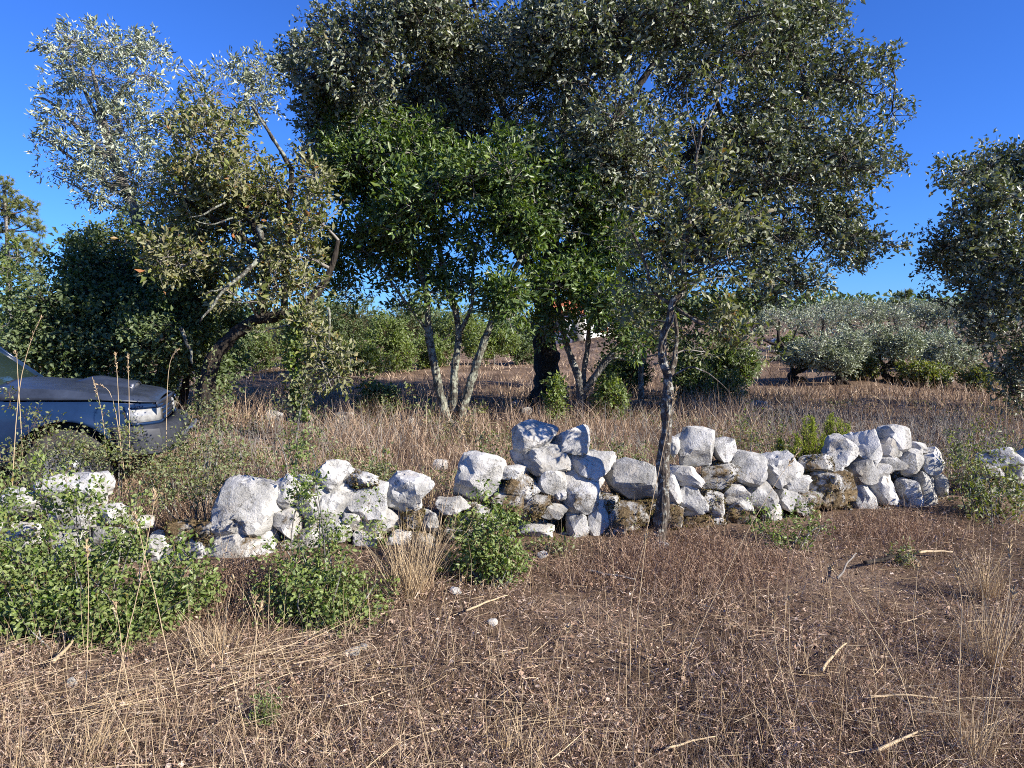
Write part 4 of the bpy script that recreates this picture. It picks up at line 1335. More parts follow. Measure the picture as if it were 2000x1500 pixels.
# --- slim sapling before the wall
D = 5.15
pb = grounded(at(1262, 1105, 4.98))
pp = [([pb, *P_([(1286, 1060), (1294, 960), (1296, 880), (1302, 790), (1304, 740), (1293, 700), (1296, 650), (1316, 595), (1334, 560), (1340, 480), (1352, 400), (1360, 320), (1366, 250)], D)], 0.050, 0.006),
      (P_([(1305, 742), (1318, 700, 0.1), (1322, 650, 0.1), (1318, 610, 0.1)], D), 0.022, 0.010), (P_([(1318, 598), (1276, 570), (1262, 515), (1230, 450), (1205, 425)], D), 0.014, 0.005), (P_([(1330, 565), (1300, 520), (1290, 490)], D), 0.010, 0.004),
      (P_([(1336, 540), (1390, 520, -0.2), (1440, 500, -0.3)], D), 0.012, 0.004), (P_([(1345, 450), (1400, 390, 0.1), (1440, 350)], D), 0.010, 0.004), (P_([(1318, 600), (1380, 640, -0.2), (1440, 680, -0.3)], D), 0.012, 0.004), (P_([(1362, 300), (1345, 220), (1340, 165)], D), 0.006, 0.002), (P_([(1364, 270), (1400, 200), (1410, 150)], D), 0.006, 0.002),
      (P_([(1306, 740), (1350, 718, -0.1), (1390, 735, -0.1), (1425, 765, -0.1)], D), 0.007, 0.003)]
rows = [(1400, 165, 32, 22, 0, 0.30), (1345, 265, 36, 28, 0, 0.25), (1400, 330, 60, 44, 0, 0.45), (1300, 320, 36, 40, 0, 0.30), (1270, 400, 56, 46, 0, 0.5), (1420, 410, 80, 56, -0.2, 0.55), (1350, 400, 60, 60, 0, 0.45), (1230, 470, 50, 50, 0, 0.5), (1300, 500, 60, 56, 0, 0.55), (1420, 490, 80, 52, 0, 0.55), (1360, 560, 60, 44, 0, 0.5), (1240, 570, 66, 46, 0.2, 0.5),
        (1210, 620, 60, 36, 0.2, 0.5), (1400, 620, 70, 50, -0.3, 0.55), (1460, 650, 60, 40, -0.3, 0.55), (1270, 650, 44, 40, 0.2, 0.45), (1480, 560, 40, 40, 0, 0.4), (1380, 690, 40, 30, 0.2, 0.2), (1490, 690, 36, 26, -0.3, 0.2)]
plant('oak_sapling', 'slim crooked oak sapling with flaking lichened bark standing in front of the stone wall', 'sapling', pb, pp, lobes_px(rows, D, 1.15, 0.25, sub=3), M['sapling_leaf'], M['bark_sapling'], M['twig_grey'],
      leaf_len=0.052, leaf_w=0.026, per=12, spread=0.10, up=0.35, hexa=True, limb_r=0.006, twig_r=0.0026, leaf_parts=300, out_bias=0.8)
# dead stump leaning at its foot
st = Geo()
q0 = ground_at(1240, 1125)
P = smooth_path([q0 - [0.05, 0, 0.06], at(1262, 1095, 4.95), at(1278, 1068, 5.02)], 10, 0.02, 3)
tube(st, P, np.linspace(0.055, 0.028, 10), 9, 0.35)
so = thing('dead_stump', q0, 'grey weathered split stump leaning at the foot of the sapling', 'stump')
link('stump_wood', st.mesh('stump_wood', q0, True), M['bark_grey'], so)
st2 = Geo()
tube(st2, smooth_path([q0 + [0.03, 0.02, 0], at(1264, 1085, 5.0) + [0.02, 0.03, 0], at(1258, 1060, 5.02)], 8, 0.02, 5), np.linspace(0.03, 0.008, 8), 6, 0.3)
link('splinter', st2.mesh('splinter', q0, True), M['bark_grey'], so)

# --- olive grove on the slope to the right
grove = [
    (1640, 762, 21, (1632, 690, 68, 52), 'round silver olive nearest the heath plumes, at the left front of the grove'),
    (1742, 768, 21.5, (1742, 672, 60, 42), 'small olive with a short dark forked trunk in the middle of the grove'),
    (1868, 752, 24, (1868, 690, 70, 42), 'olive with a thin leaning trunk next to the dark edge oak'),
    (1690, 735, 25, (1690, 690, 46, 40), 'narrow olive squeezed behind the small forked olive'),
    (1805, 738, 26, (1806, 672, 46, 40), 'olive with a darker crown behind the forked olive'),
    (1520, 712, 29, (1522, 632, 66, 38), 'pale olive behind the right end of the big oak foliage'),
    (1605, 705, 33, (1608, 628, 60, 40), 'olive in the back row touching the sky left of the distant pine'),
    (1700, 700, 34, (1700, 630, 66, 34), 'wide olive in the back row straight below the distant pine'),
    (1775, 696, 36, (1780, 622, 56, 32), 'olive in the back row right of the distant pine'),
    (1850, 700, 36, (1850, 620, 60, 34), 'olive in the back row beside the dark oak foliage'),
    (1930, 710, 33, (1930, 650, 70, 46), 'olive half hidden behind the dark edge oak'),
    (1660, 690, 42, (1655, 606, 60, 26), 'hazy far olive on the skyline left of the pine'),
    (1900, 690, 44, (1900, 606, 70, 26), 'hazy far olive on the skyline at the right'),
    (1445, 745, 19, (1440, 712, 40, 28), 'low silvery olive sprout behind the sapling'),
    (1560, 745, 22, (1560, 700, 40, 34), 'scrubby olive beside the tumbled far wall'),
    (1570, 690, 38, (1565, 622, 50, 30), 'olive in the back row just right of the big oak foliage'),
    (1740, 690, 40, (1735, 612, 50, 26), 'far olive directly under the distant pine'),
    (1815, 690, 42, (1812, 606, 50, 24), 'far olive between the distant pine and the dark edge oak'),
    (1655, 715, 28, (1655, 660, 50, 34), 'olive just behind the round front olive'),
    (2040, 720, 36, (2040, 640, 80, 50), 'olive hidden in the shade beyond the edge oak'),
]
for i, (x, y, d, (cx, cy_, rx, ry), lab) in enumerate(grove):
    b = grounded(at(x, y, d))
    c, R = px_lobe(cx, cy_ - 4, rx * (0.84 if d < 27 else 1.02), ry * (0.86 if d < 27 else 1.02), d)
    lobes = []
    nl = 6
    for k in range(nl):
        off = norm(rng.normal(size=(1, 3)))[0] * R * np.array([0.68, 0.6, 0.5])
        lobes.append((c + off, R * rng.uniform(0.36, 0.54), 60 if d < 28 else 34))
    mid = b * 0.45 + c * 0.55
    lean = np.array([rng.uniform(-0.3, 0.3), 0, 0])
    paths = [([b, b * 0.7 + c * 0.3 + lean, mid, c], 0.13, 0.03), ([b * 0.6 + c * 0.4 + lean * 0.7, mid + [R[0] * 0.4, 0, 0], c + [R[0] * 0.6, 0, 0]], 0.06, 0.02), ([b * 0.6 + c * 0.4 + lean * 0.7, mid - [R[0] * 0.4, 0, 0], c - [R[0] * 0.6, 0, 0]], 0.06, 0.02)]
    plant('olive_tree', lab, 'olive tree', b, paths, lobes, M['olive_leaf'], M['bark_dark'], M['twig_grey'], group='olive trees on the slope', leaf_len=0.10 if d < 28 else 0.14, leaf_w=0.034 if d < 28 else 0.05, per=21 if d < 28 else 9, spread=0.2, limb_r=0.02, twig_r=0.008, up=0.25, out_bias=1.1)

# --- shrubs of the middle distance
mids = [
    (690, 636, 62, 58, 30, 'bush_leaf', 'round green shrub behind the hanging ivy stem'), (600, 640, 70, 60, 31, 'bush_leaf', 'green shrub directly behind the ivy stem, left of the round shrub'), (520, 668, 74, 42, 28, 'bright_leaf', 'yellowish green shrub seen under the leaning black trunk'), (765, 672, 54, 50, 27, 'bright_leaf', 'low yellow-green shrub left of the three lichened stems'),
    (650, 700, 60, 30, 26, 'bush_leaf', 'low dark shrub behind the hanging oak leaves'), (800, 634, 60, 58, 33, 'bush_leaf', 'shrub behind the left one of the three lichened stems'), (890, 655, 60, 54, 32, 'bright_leaf', 'light green shrub between the three lichened stems'), (965, 672, 50, 42, 30, 'bright_leaf', 'small pale shrub right of the three lichened stems'),
    (1190, 770, 30, 30, 13.4, 'bright_leaf', 'fresh green shrub at the foot of the leaning young oak'), (1083, 770, 14, 34, 12.8, 'bright_leaf', 'thin bright green sprout at the foot of the big oak trunk'), (1680, 715, 44, 20, 22, 'weed_leaf', 'flat olive-green shrub between the front olives'), (1345, 712, 50, 44, 17, 'bush_leaf', 'green shrub behind the sapling trunk'), (1410, 690, 50, 44, 19, 'bush_leaf', 'dark green shrub right of the sapling, under the big oak foliage'), (1190, 705, 30, 26, 21, 'bush_leaf', 'far shrub between the leaning stems of the young oak'), (1225, 720, 34, 26, 18, 'bush_leaf', 'shrub in the shade left of the thin young oak'),
    (1420, 745, 30, 18, 16, 'weed_leaf', 'low weedy shrub right of the sapling in the dry grass'), (1545, 665, 30, 12, 30, 'bright_leaf', 'yellow-green shrub above the tumbled far wall'), (1800, 735, 46, 24, 21, 'weed_leaf', 'dark weedy shrub right of the forked olive'), (1905, 735, 30, 20, 20, 'weed_leaf', 'small shrub below the leaning olive'), (845, 690, 44, 30, 29, 'bright_leaf', 'yellow-green shrub behind the middle of the three lichened stems'), (720, 700, 50, 26, 25, 'bright_leaf', 'low lit shrub just right of the hanging oak leaves'), (450, 690, 50, 40, 27, 'bush_leaf', 'shrub seen left under the leaning black trunk'), (1020, 690, 36, 26, 33, 'bush_leaf', 'small far shrub left of the big oak trunk'), (740, 770, 34, 24, 13, 'bush_leaf', 'low green shrub left of the three stems among pale stones')]
for x, y, rx, ry, d, lm, lab in mids:
    c, R = px_lobe(x, y, rx, ry, d)
    b = grounded([c[0], c[1], 0])
    hh = max(2 * R[2], c[2] + R[2] - b[2])
    R[2] = hh / 2
    c[2] = b[2] + hh / 2
    lobes = [(c + norm(rng.normal(size=(1, 3)))[0] * R * 0.55, R * rng.uniform(0.45, 0.7), 8 + 0.9 * min(rx, 50)) for k in range(6)]
    plant('wild_shrub', lab, 'shrub', b, [([b, b * 0.5 + c * 0.5, c], 0.03, 0.01)], lobes, M[lm], M['bark_grey'], M['twig_brown'], group='wild shrubs under the trees', leaf_len=0.06 + 0.0015 * d, leaf_w=0.03 + 0.001 * d, per=15 if rx < 35 else 21, spread=0.09 + 0.0022 * rx, limb_r=0.012, twig_r=0.006, trunk_name='stem', crown_name='foliage')

# --- tumbled wall and field stones in the distance
fb = at(1570, 690, 33)
fb[2] = Gz(fb[0], fb[1])
fw = thing('far_stone_wall', fb, 'tumbled pale stone wall far away among the olives', 'stone wall')
stone_count = 500
for k in range(60):
    u = rng.random()
    x = fb[0] - 1.6 + 4.2 * u
    yy = fb[1] + rng.uniform(-0.3, 0.3)
    s = rng.uniform(0.22, 0.42)
    me = stone_mesh(s * 1.3, s, s, 900 + k, 2)
    o = link('stone', me, None, fw)
    o.location = Vector((x - fb[0], yy - fb[1], Gz(x, yy) - fb[2] + rng.uniform(0.05, 0.65 - 0.35 * abs(u - 0.4))))
    o.color = (0.05, 0, 0, 1)
field_stones = [(668, 785, 46, 30, 12.5, 'pale stones showing at the foot of the hanging ivy'), (800, 792, 22, 16, 12.6, 'small white stone left of the three lichened stems'), (780, 782, 14, 20, 12.8, 'upright little white stone beside the small white stone near the three stems'), (860, 902, 30, 22, 8.2, 'bleached stone sunk in dry grass behind the wall'),
                (120, 735, 40, 20, 12.5, 'grey rock in the shade right above the car bonnet'), (190, 742, 40, 18, 12.5, 'grey rock in the shade behind the hood scoop'), (535, 735, 34, 22, 13, 'grey rock under the yellow-green shrub'), (1485, 755, 36, 14, 15, 'pale flat stone in dry grass right of the sapling'), (1675, 695, 30, 10, 27, 'white stones below the back row of olives'),
                (1950, 705, 30, 14, 26, 'white stones beside the dark edge oak'), (1850, 735, 22, 12, 22, 'white stone below the leaning olive'), (1010, 745, 30, 20, 15, 'grey rock in shade left of the oak trunk'), (1030, 770, 22, 16, 14, 'small rock in shade left of the oak trunk foot')]
for k, (x, y, w, h, d, lab) in enumerate(field_stones):
    p = at(x, y, d)
    p[2] = Gz(p[0], p[1]) + h * mpp(d) * 0.3
    me = stone_mesh(w * mpp(d), w * mpp(d) * 0.8, h * mpp(d) * 1.2, 700 + k, 3)
    o = tag(link('field_stone', me, None, None, p), lab, 'stone', 'field stones behind the wall')
    o.color = (0.15, 0, 0, 1)
near_stones = [(688, 1276, 34, 12, 'white flat stone chip on the litter below the middle green shrub'), (710, 1271, 16, 12, 'small white chip right beside the flat stone chip'), (962, 1222, 22, 12, 'grey stone chip half sunk in the litter'), (140, 1345, 18, 20, 'pale upright chip near the left edge litter'), (1295, 1072, 26, 16, 'pale stone lying at the right of the sapling foot'), (1060, 1090, 22, 14, 'pale stone chip at the foot of the mossy wall'), (830, 1130, 26, 16, 'pale stone between the dry grass tuft and the round shrub'), (890, 1160, 24, 14, 'pale pebble below the round green shrub')]
for k, (x, y, w, h, lab) in enumerate(near_stones):
    p = ground_at(x, y)
    m = mpp(p[1])
    p[2] += 0.012
    o = tag(link('stone_chip', stone_mesh(w * m, w * m * 0.8, max(0.03, h * m * 1.3), 760 + k, 3), None, None, p), lab, 'stone', 'stone chips in the foreground')
    o.color = (0.2, 0, 0, 1)

# --- green shrubs by the wall
def bush_px(name, label, cat, lobes, base, leaf, ll, lw, per, spread, k, wood='twig_brown', group='green shrubs at the wall', hexa=True, stems=10, bare=0.05, up=0.45, shoot=3, **kw):
    b = grounded(base)
    out, shoots = [], []
    for r in lobes:
        x, y, rx, ry, d = r[:5]
        den = r[5] if len(r) > 5 else 1.0
        c, R = px_lobe(x, y, rx, ry, d)
        R[1] = min(R[1], 0.40)
        n_ = 4 + int(rx * ry / 1500)
        for q in range(n_):
            u = norm(rng.normal(size=(1, 3)))[0]
            out.append((c + u * R * rng.uniform(0.3, 0.9), R * rng.uniform(0.32, 0.58), max(3, k * den * rx * ry / 100 / n_)))
        for q in range(shoot):
            h_ = min(rng.uniform(0.05, 0.14), 0.7 * R[2])
            shoots.append((c + np.array([rng.uniform(-0.9, 0.9) * R[0], rng.uniform(-0.8, 0.8) * R[1], R[2] * rng.uniform(0.7, 1.0) + h_ * 0.6]), np.array([0.02, 0.02, h_]), 5))
    m_ = len(out)
    out += shoots
    paths = []
    for s in range(stems + len(shoots) // 2):
        c, R, _ = out[int(rng.integers(0, m_))] if s < stems else shoots[s - stems]
        e = c + rng.normal(0, 0.5, 3) * R
        f = b * 0.6 + np.array([c[0], c[1], b[2]]) * 0.4 + np.array([rng.normal(0, 0.06), rng.normal(0, 0.06), 0])
        f[2] = Gz(f[0], f[1]) - 0.02
        paths.append(([f, f * 0.4 + e * 0.6 + rng.normal(0, 0.03, 3), e], 0.006 if s < stems else 0.004, 0.0016))
    return plant(name, label, cat, b, paths, out, M[leaf], M['bark_grey'], M[wood], group, leaf_len=ll, leaf_w=lw, per=per, spread=spread, hexa=hexa, limb_r=0.004, twig_r=0.0016, trunk_name='stem', crown_name='foliage', bare=bare, up=up, out_bias=0.9, limbs=False, **kw)


bush_px('green_shrub', 'largest green shrub, sprawling over the tumbled stones at the lower left', 'shrub',
        [(60, 1140, 80, 80, 3.95, 0.7), (150, 1200, 110, 60, 3.75, 0.8), (250, 1195, 110, 60, 3.75, 0.8), (330, 1190, 80, 50, 3.8, 0.7), (60, 1210, 90, 50, 3.7), (190, 1105, 90, 60, 4.05, 0.7), (100, 1060, 80, 60, 4.2, 0.3), (320, 1120, 60, 44, 4.0, 0.6), (180, 1240, 90, 28, 3.62), (-40, 1150, 90, 110, 3.9), (20, 1040, 50, 50, 4.2, 0.2), (240, 1260, 40, 16, 3.6, 0.7), (380, 1180, 50, 40, 3.9, 0.5), (160, 1000, 70, 40, 4.35, 0.32), (250, 1050, 50, 40, 4.2, 0.35), (90, 985, 60, 40, 4.4, 0.2)],
        ground_at(180, 1265), 'shrub_leaf', 0.031, 0.0181, 15, 0.07, 2.42, stems=22)
bush_px('green_shrub', 'middle green shrub with loose twigs in front of the tumbled white wall', 'shrub',
        [(570, 1110, 60, 46, 4.1, 0.7), (630, 1145, 90, 64, 3.95), (640, 1075, 60, 36, 4.2, 0.4), (690, 1190, 70, 40, 3.9), (560, 1190, 60, 50, 3.9, 0.7), (600, 1050, 36, 60, 4.25, 0.6), (660, 1125, 60, 30, 4.1, 0.5), (588, 970, 26, 56, 4.4, 0.8), (700, 1145, 50, 24, 4.05, 0.4), (640, 1220, 60, 24, 3.8), (520, 1150, 40, 60, 4.0, 0.5), (580, 890, 22, 44, 4.9, 0.6), (720, 1040, 40, 40, 4.3, 0.15)],
        ground_at(630, 1235), 'shrub_leaf', 0.029, 0.0163, 15, 0.07, 2.30, stems=16, shoot=1)
bush_px('green_shrub', 'round bright green shrub growing under the big round boulder', 'shrub',
        [(945, 1090, 64, 44, 4.45), (960, 1120, 56, 26, 4.4), (900, 1105, 36, 36, 4.5, 0.8), (940, 1045, 50, 24, 4.55, 0.7), (990, 1085, 36, 40, 4.5), (960, 1000, 16, 24, 4.65, 0.25), (910, 1040, 30, 30, 4.6, 0.7), (1000, 1020, 20, 20, 4.6, 0.5)],
        ground_at(945, 1150), 'shrub_leaf', 0.031, 0.0172, 15, 0.07, 2.64, stems=12, shoot=1)
bush_px('green_shrub', 'thin dark shrub at the foot of the mossy stones right of the sapling', 'shrub',
        [(1540, 1050, 56, 24, 5.15, 0.7), (1500, 1040, 36, 26, 5.2, 0.4), (1580, 1035, 40, 26, 5.2, 0.3), (1530, 1070, 40, 12, 5.1, 0.9)],
        ground_at(1540, 1085), 'shrub_leaf', 0.030, 0.016, 12, 0.075, 1.6, stems=12, shoot=2)
bush_px('green_shrub', 'green weedy shrub over the buried wall end at the right edge', 'shrub',
        [(1900, 970, 46, 36, 6.0), (1950, 970, 50, 36, 5.95), (1880, 930, 30, 30, 6.2, 0.7), (1990, 990, 40, 30, 5.9), (1920, 1000, 60, 20, 5.8, 0.7), (1940, 930, 40, 24, 6.2, 0.4)],
        ground_at(1930, 1020), 'weed_leaf', 0.04, 0.018, 12, 0.09, 1.6, stems=12)
weeds = [
    ('tangled green bramble in front of the car door', [(60, 900, 70, 40, 5.6), (130, 880, 70, 46, 5.7), (100, 850, 50, 40, 5.8, 0.25), (60, 830, 40, 50, 5.8, 0.15), (40, 920, 50, 40, 5.4, 0.8)], (90, 960)),
    ('green bramble in front of the car wheel', [(210, 890, 70, 40, 5.6), (170, 920, 60, 40, 5.4), (240, 860, 36, 36, 5.8, 0.2), (270, 915, 50, 36, 5.5, 0.8)], (210, 960)),
    ('yellow-green bramble with tall shoots in front of the car bumper', [(330, 880, 70, 50, 5.8), (400, 850, 60, 46, 6.0, 0.7), (385, 810, 36, 34, 6.1, 0.3), (430, 800, 50, 40, 6.2, 0.4), (410, 760, 26, 40, 6.3, 0.12)], (370, 950)),
    ('dense green weeds behind the biggest pitted boulder', [(360, 940, 90, 40, 5.2), (440, 920, 60, 36, 5.4, 0.9), (320, 970, 60, 30, 5.0), (450, 890, 50, 40, 5.6, 0.8), (400, 880, 50, 40, 5.7, 0.7)], (390, 990)),
    ('loose weeds rising behind the tumbled white stones', [(560, 850, 26, 60, 6.2, 0.7), (590, 800, 20, 60, 6.4, 0.5), (540, 920, 40, 40, 5.6, 0.6), (610, 880, 30, 40, 6.0, 0.4)], (570, 960)),
    ('small green clump behind the gap in the wall', [(752, 925, 36, 26, 5.8), (730, 940, 20, 16, 5.7, 0.7)], (750, 950)),
    ('small dark green clump left of the stacked wall top', [(968, 885, 36, 18, 6.2, 0.9), (945, 880, 18, 14, 6.2, 0.8)], (965, 905)),
    ('low green clump behind the big square block', [(1215, 895, 30, 16, 6.2, 0.9), (1245, 905, 24, 14, 6.1, 0.7)], (1220, 915)),
    ('green clump behind the mossy flat stones', [(1450, 865, 40, 24, 6.6, 0.8), (1480, 850, 40, 30, 6.9, 0.6), (1500, 880, 40, 20, 6.5, 0.6)], (1470, 895)),
    ('low weeds below the slanting slab at the mossy wall foot', [(1100, 1080, 40, 14, 4.9, 0.5), (1060, 1072, 24, 14, 5.0, 0.4)], (1090, 1095)),
    ('weeds in the dry grass near the gap in the wall at the right', [(1870, 870, 30, 30, 7.2, 0.6), (1900, 860, 30, 30, 7.4, 0.4), (1960, 870, 30, 20, 7.2, 0.5)], (1890, 900)),
    ('scattered green shoots around the bases of the three lichened stems', [(900, 830, 60, 16, 11.5, 0.7), (760, 800, 60, 20, 12, 0.5), (860, 835, 30, 14, 11.4, 0.8)], (880, 845)),
]
for lab, lobes, (bx, by) in weeds:
    d = np.mean([r[4] for r in lobes])
    b = at(bx, by, d)
    far = d > 9
    bush_px('bramble' if 'bramble' in lab else 'weed_clump', lab, 'weeds', lobes, b, 'weed_leaf', 0.032 if not far else 0.07, 0.017 if not far else 0.035, 12, 0.08 if not far else 0.16, 1.5 if not far else 1.0, stems=10, shoot=1, bare=0.1, group='wild weeds around the wall', hexa=False)
sp = ground_at(522, 1415)
bush_px('weed_sprig', 'lone little yellow-green sprig in the bare litter at the bottom', 'weed', [(522, 1405, 14, 20, sp[1])], sp, 'bright_leaf', 0.022, 0.007, 15, 0.04, 6, stems=4, group='green sprigs in the litter')
sp = ground_at(1765, 1110)
bush_px('weed_sprig', 'lone green sprig beside the dark curved stick', 'weed', [(1762, 1098, 14, 12, sp[1])], sp, 'weed_leaf', 0.025, 0.01, 12, 0.05, 5, stems=4, group='green sprigs in the litter')

# --- heath plumes behind the wall
for k, (x, y0, y1, w, d, lab) in enumerate(((1583, 815, 910, 24, 6.6, 'tallest yellow-green heath plume behind the wall'), (1625, 810, 900, 18, 6.9, 'slim heath plume just right of the tallest one'), (1646, 828, 900, 16, 6.9, 'short heath plume at the right end, beside the rounded stone heap'), (1556, 850, 905, 26, 6.5, 'broad low heath plume left of the tallest one'), (1528, 862, 905, 20, 6.6, 'low heath plume at the left end of the row'), (1604, 850, 910, 22, 6.6, 'low heath plume between the two tall ones'))):
    b = grounded(at(x, y1, d))
    t = at(x, y0, d)
    root = thing('heath_plant', b, lab, 'heath plant', 'heath plants behind the wall')
    sg, lg = Geo(), Geo()
    n_ = 9
    tops = np.array([t * 1.0 + np.array([rng.normal(0, w * mpp(d) * 0.35), rng.normal(0, 0.05), -abs(rng.normal(0, 0.16))]) for _ in range(n_)])
    tops[0] = t
    twigs_geo(sg, np.repeat(b[None], n_, 0), tops, 0.004, 0.002, 0.03)
    m = 520
    i = rng.integers(0, n_, m)
    f = rng.uniform(0.12, 1.0, m)[:, None]
    P0 = b + (tops[i] - b) * f + rng.normal(0, 0.012, (m, 3))
    up_ = norm(np.array([0, 0, 1.0]) + 0.45 * rng.normal(size=(m, 3)))
    Ls = 0.10 * (1.15 - f[:, 0] * 0.8)
    twigs_geo(sg, P0, P0 + up_ * Ls[:, None], 0.0012, 0.0008)
    nn = 15
    tt = np.tile(np.linspace(0.05, 1, nn), m)[:, None]
    LP = np.repeat(P0, nn, 0) + np.repeat(up_ * Ls[:, None], nn, 0) * tt
    leaves_geo(lg, LP, np.repeat(up_, nn, 0) + 0.8 * rng.normal(size=LP.shape), 0.018, 0.0045, 0.2)
    tag(link('foliage', lg.mesh('foliage', b), M['heath'], root), kind='stuff')
    tag(link('stems', sg.mesh('stems', b), M['twig_brown'], root), kind='stuff')

# ------------------------------------------------------------------ ground cover
def scatter_view(n, d0, d1, x_lo=-120, x_hi=2120, power=1.0):
    """ground points spread evenly in depth as seen (density falls with distance), inside the view and a little beyond"""
    u = rng.random(n)
    d = (d0 ** -power + u * (d1 ** -power - d0 ** -power)) ** (-1 / power)
    x = (rng.uniform(x_lo, x_hi, n) - 1000) / F_PX * d
    return x, d


def clear_wall(x, d, margin=0.12):
    w = wall_d_of(x)
    return ~((d > w - 0.02) & (d < w + 0.45) & (x < 3.75))


# litter in front of the wall
x, d = scatter_view(205000, 2.0, 7.5, power=1.2)
k = clear_wall(x, d)
x, d = x[k], d[k]
q = np.stack([x, d, 0 * x], 1)
clump = np.clip(0.5 + 1.3 * fbm(q * 2.3, 3), 0.0, 1.4)
keep = rng.random(len(x)) < 0.35 + 0.65 * np.clip(clump, 0, 1)
x, d, clump = x[keep], d[keep], clump[keep]
z = gz(x, d) + rng.random(len(x)) ** 1.6 * (0.015 + 0.065 * clump)
lg = Geo()
P = np.stack([x, d, z], 1)
sl = rng.random(len(P)) < 0.62
a = rng.uniform(0, 2 * math.pi, sl.sum())
blades_geo(lg, P[sl], np.stack([np.cos(a), np.sin(a), rng.normal(0.15, 0.45, len(a))], 1), rng.uniform(0.012, 0.055, len(a)) * (0.7 + 0.1 * P[sl, 1]), rng.uniform(0.002, 0.0055, len(a)) * (0.7 + 0.1 * P[sl, 1]), 0.2, 1)
P = P[~sl]
big_ = np.where(rng.random(len(P)) < 0.12, 2.1, 1.0)
flakes_geo(lg, P, rng.uniform(0.005, 0.014, len(P)) * (0.75 + 0.1 * P[:, 1]) * big_, rng.uniform(0.3, 0.9, len(P)), 0.8)
tag(link('leaf_litter', lg.mesh('leaf_litter'), M['litter']), 'brown leaf litter and dry crumbs over the foreground', 'litter', kind='stuff')

# fine dead weeds in the foreground
dg = Geo()
x, d = scatter_view(52000, 2.1, 7.5, power=1.0)
k = clear_wall(x, d)
x, d = x[k], d[k]
q = np.stack([x, d, 0 * x + 3], 1)
den = np.clip(0.45 + 1.5 * fbm(q * 1.1, 3), 0.08, 1)
k = rng.random(len(x)) < den
x, d, den = x[k], d[k], den[k]
P = np.stack([x, d, gz(x, d)], 1)
hgt = rng.uniform(0.03, 0.13, len(x)) * (0.5 + 0.8 * den)
Dv = rng.normal(0, 0.75, (len(x), 3)) + [0, 0, 0.9]
blades_geo(dg, P, Dv, hgt, 0.003, rng.uniform(0, 0.6, len(x)), 2)
tag(link('dead_weeds', dg.mesh('dead_weeds'), M['dead_weed']), 'low brown dead weeds standing in the foreground', 'dead weeds', kind='stuff')

# matted tufts of fine dead grass
tg2 = Geo()
x, d = scatter_view(4300, 2.1, 7.5, power=1.0)
k = clear_wall(x, d) & (fbm(np.stack([x, d, 0 * x + 21], 1) * 0.8, 3) > -0.22)
x, d = x[k], d[k]
nb = 12
P = np.repeat(np.stack([x, d, 0 * x], 1), nb, 0) + np.concatenate([rng.normal(0, 0.022, (len(x) * nb, 2)), np.zeros((len(x) * nb, 1))], 1)
P[:, 2] = gz(P[:, 0], P[:, 1])
hs_ = np.repeat(rng.uniform(0.04, 0.16, len(x)), nb) * rng.uniform(0.5, 1.2, len(P))
lean = np.repeat(rng.normal(0, 0.5, (len(x), 3)), nb, 0) * [1, 1, 0]
blades_geo(tg2, P, lean + rng.normal(0, 0.42, P.shape) + [0, 0, 0.8], hs_, 0.0024, rng.uniform(0.1, 0.7, len(P)), 2)
tag(link('matted_grass', tg2.mesh('matted_grass'), M['dry_grass']), 'matted tufts of fine dead grass over the foreground', 'dry grass', kind='stuff')

# rusty weed patch along the foot of the wall
rg = Geo()
for (cx, cy, rx, ry, n_) in ((1330, 1120, 130, 70, 3200), (1150, 1140, 120, 30, 700), (1480, 1125, 120, 40, 1000), (1750, 1060, 160, 40, 1600), (1250, 1110, 60, 30, 900), (460, 1180, 90, 60, 2200), (820, 1110, 60, 60, 1500), (350, 1010, 40, 30, 800)):
    gx_ = cx + rng.normal(0, rx * 0.5, n_)
    gy_ = np.clip(cy + rng.normal(0, ry * 0.5, n_), 1010, 1500)
    dd = EYE * F_PX / (gy_ - 650)
    X = (gx_ - 1000) / F_PX * dd
    k = clear_wall(X, dd)
    X, dd = X[k], dd[k]
    P = np.stack([X, dd, gz(X, dd)], 1)
    blades_geo(rg, P, rng.normal(0, 0.5, P.shape) + [0, 0, 1], rng.uniform(0.06, 0.2, len(P)), 0.003, rng.uniform(0, 0.6, len(P)), 3)
    tip = P + np.stack([rng.normal(0, 0.05, len(P)), rng.normal(0, 0.05, len(P)), rng.uniform(0.04, 0.16, len(P))], 1)
    flakes_geo(rg, tip, rng.uniform(0.005, 0.014, len(P)), 0.5, 1.0)
tag(link('rusty_weeds', rg.mesh('rusty_weeds'), M['rust_weed']), 'rust brown dead weeds along the foot of the wall', 'dead weeds', kind='stuff')

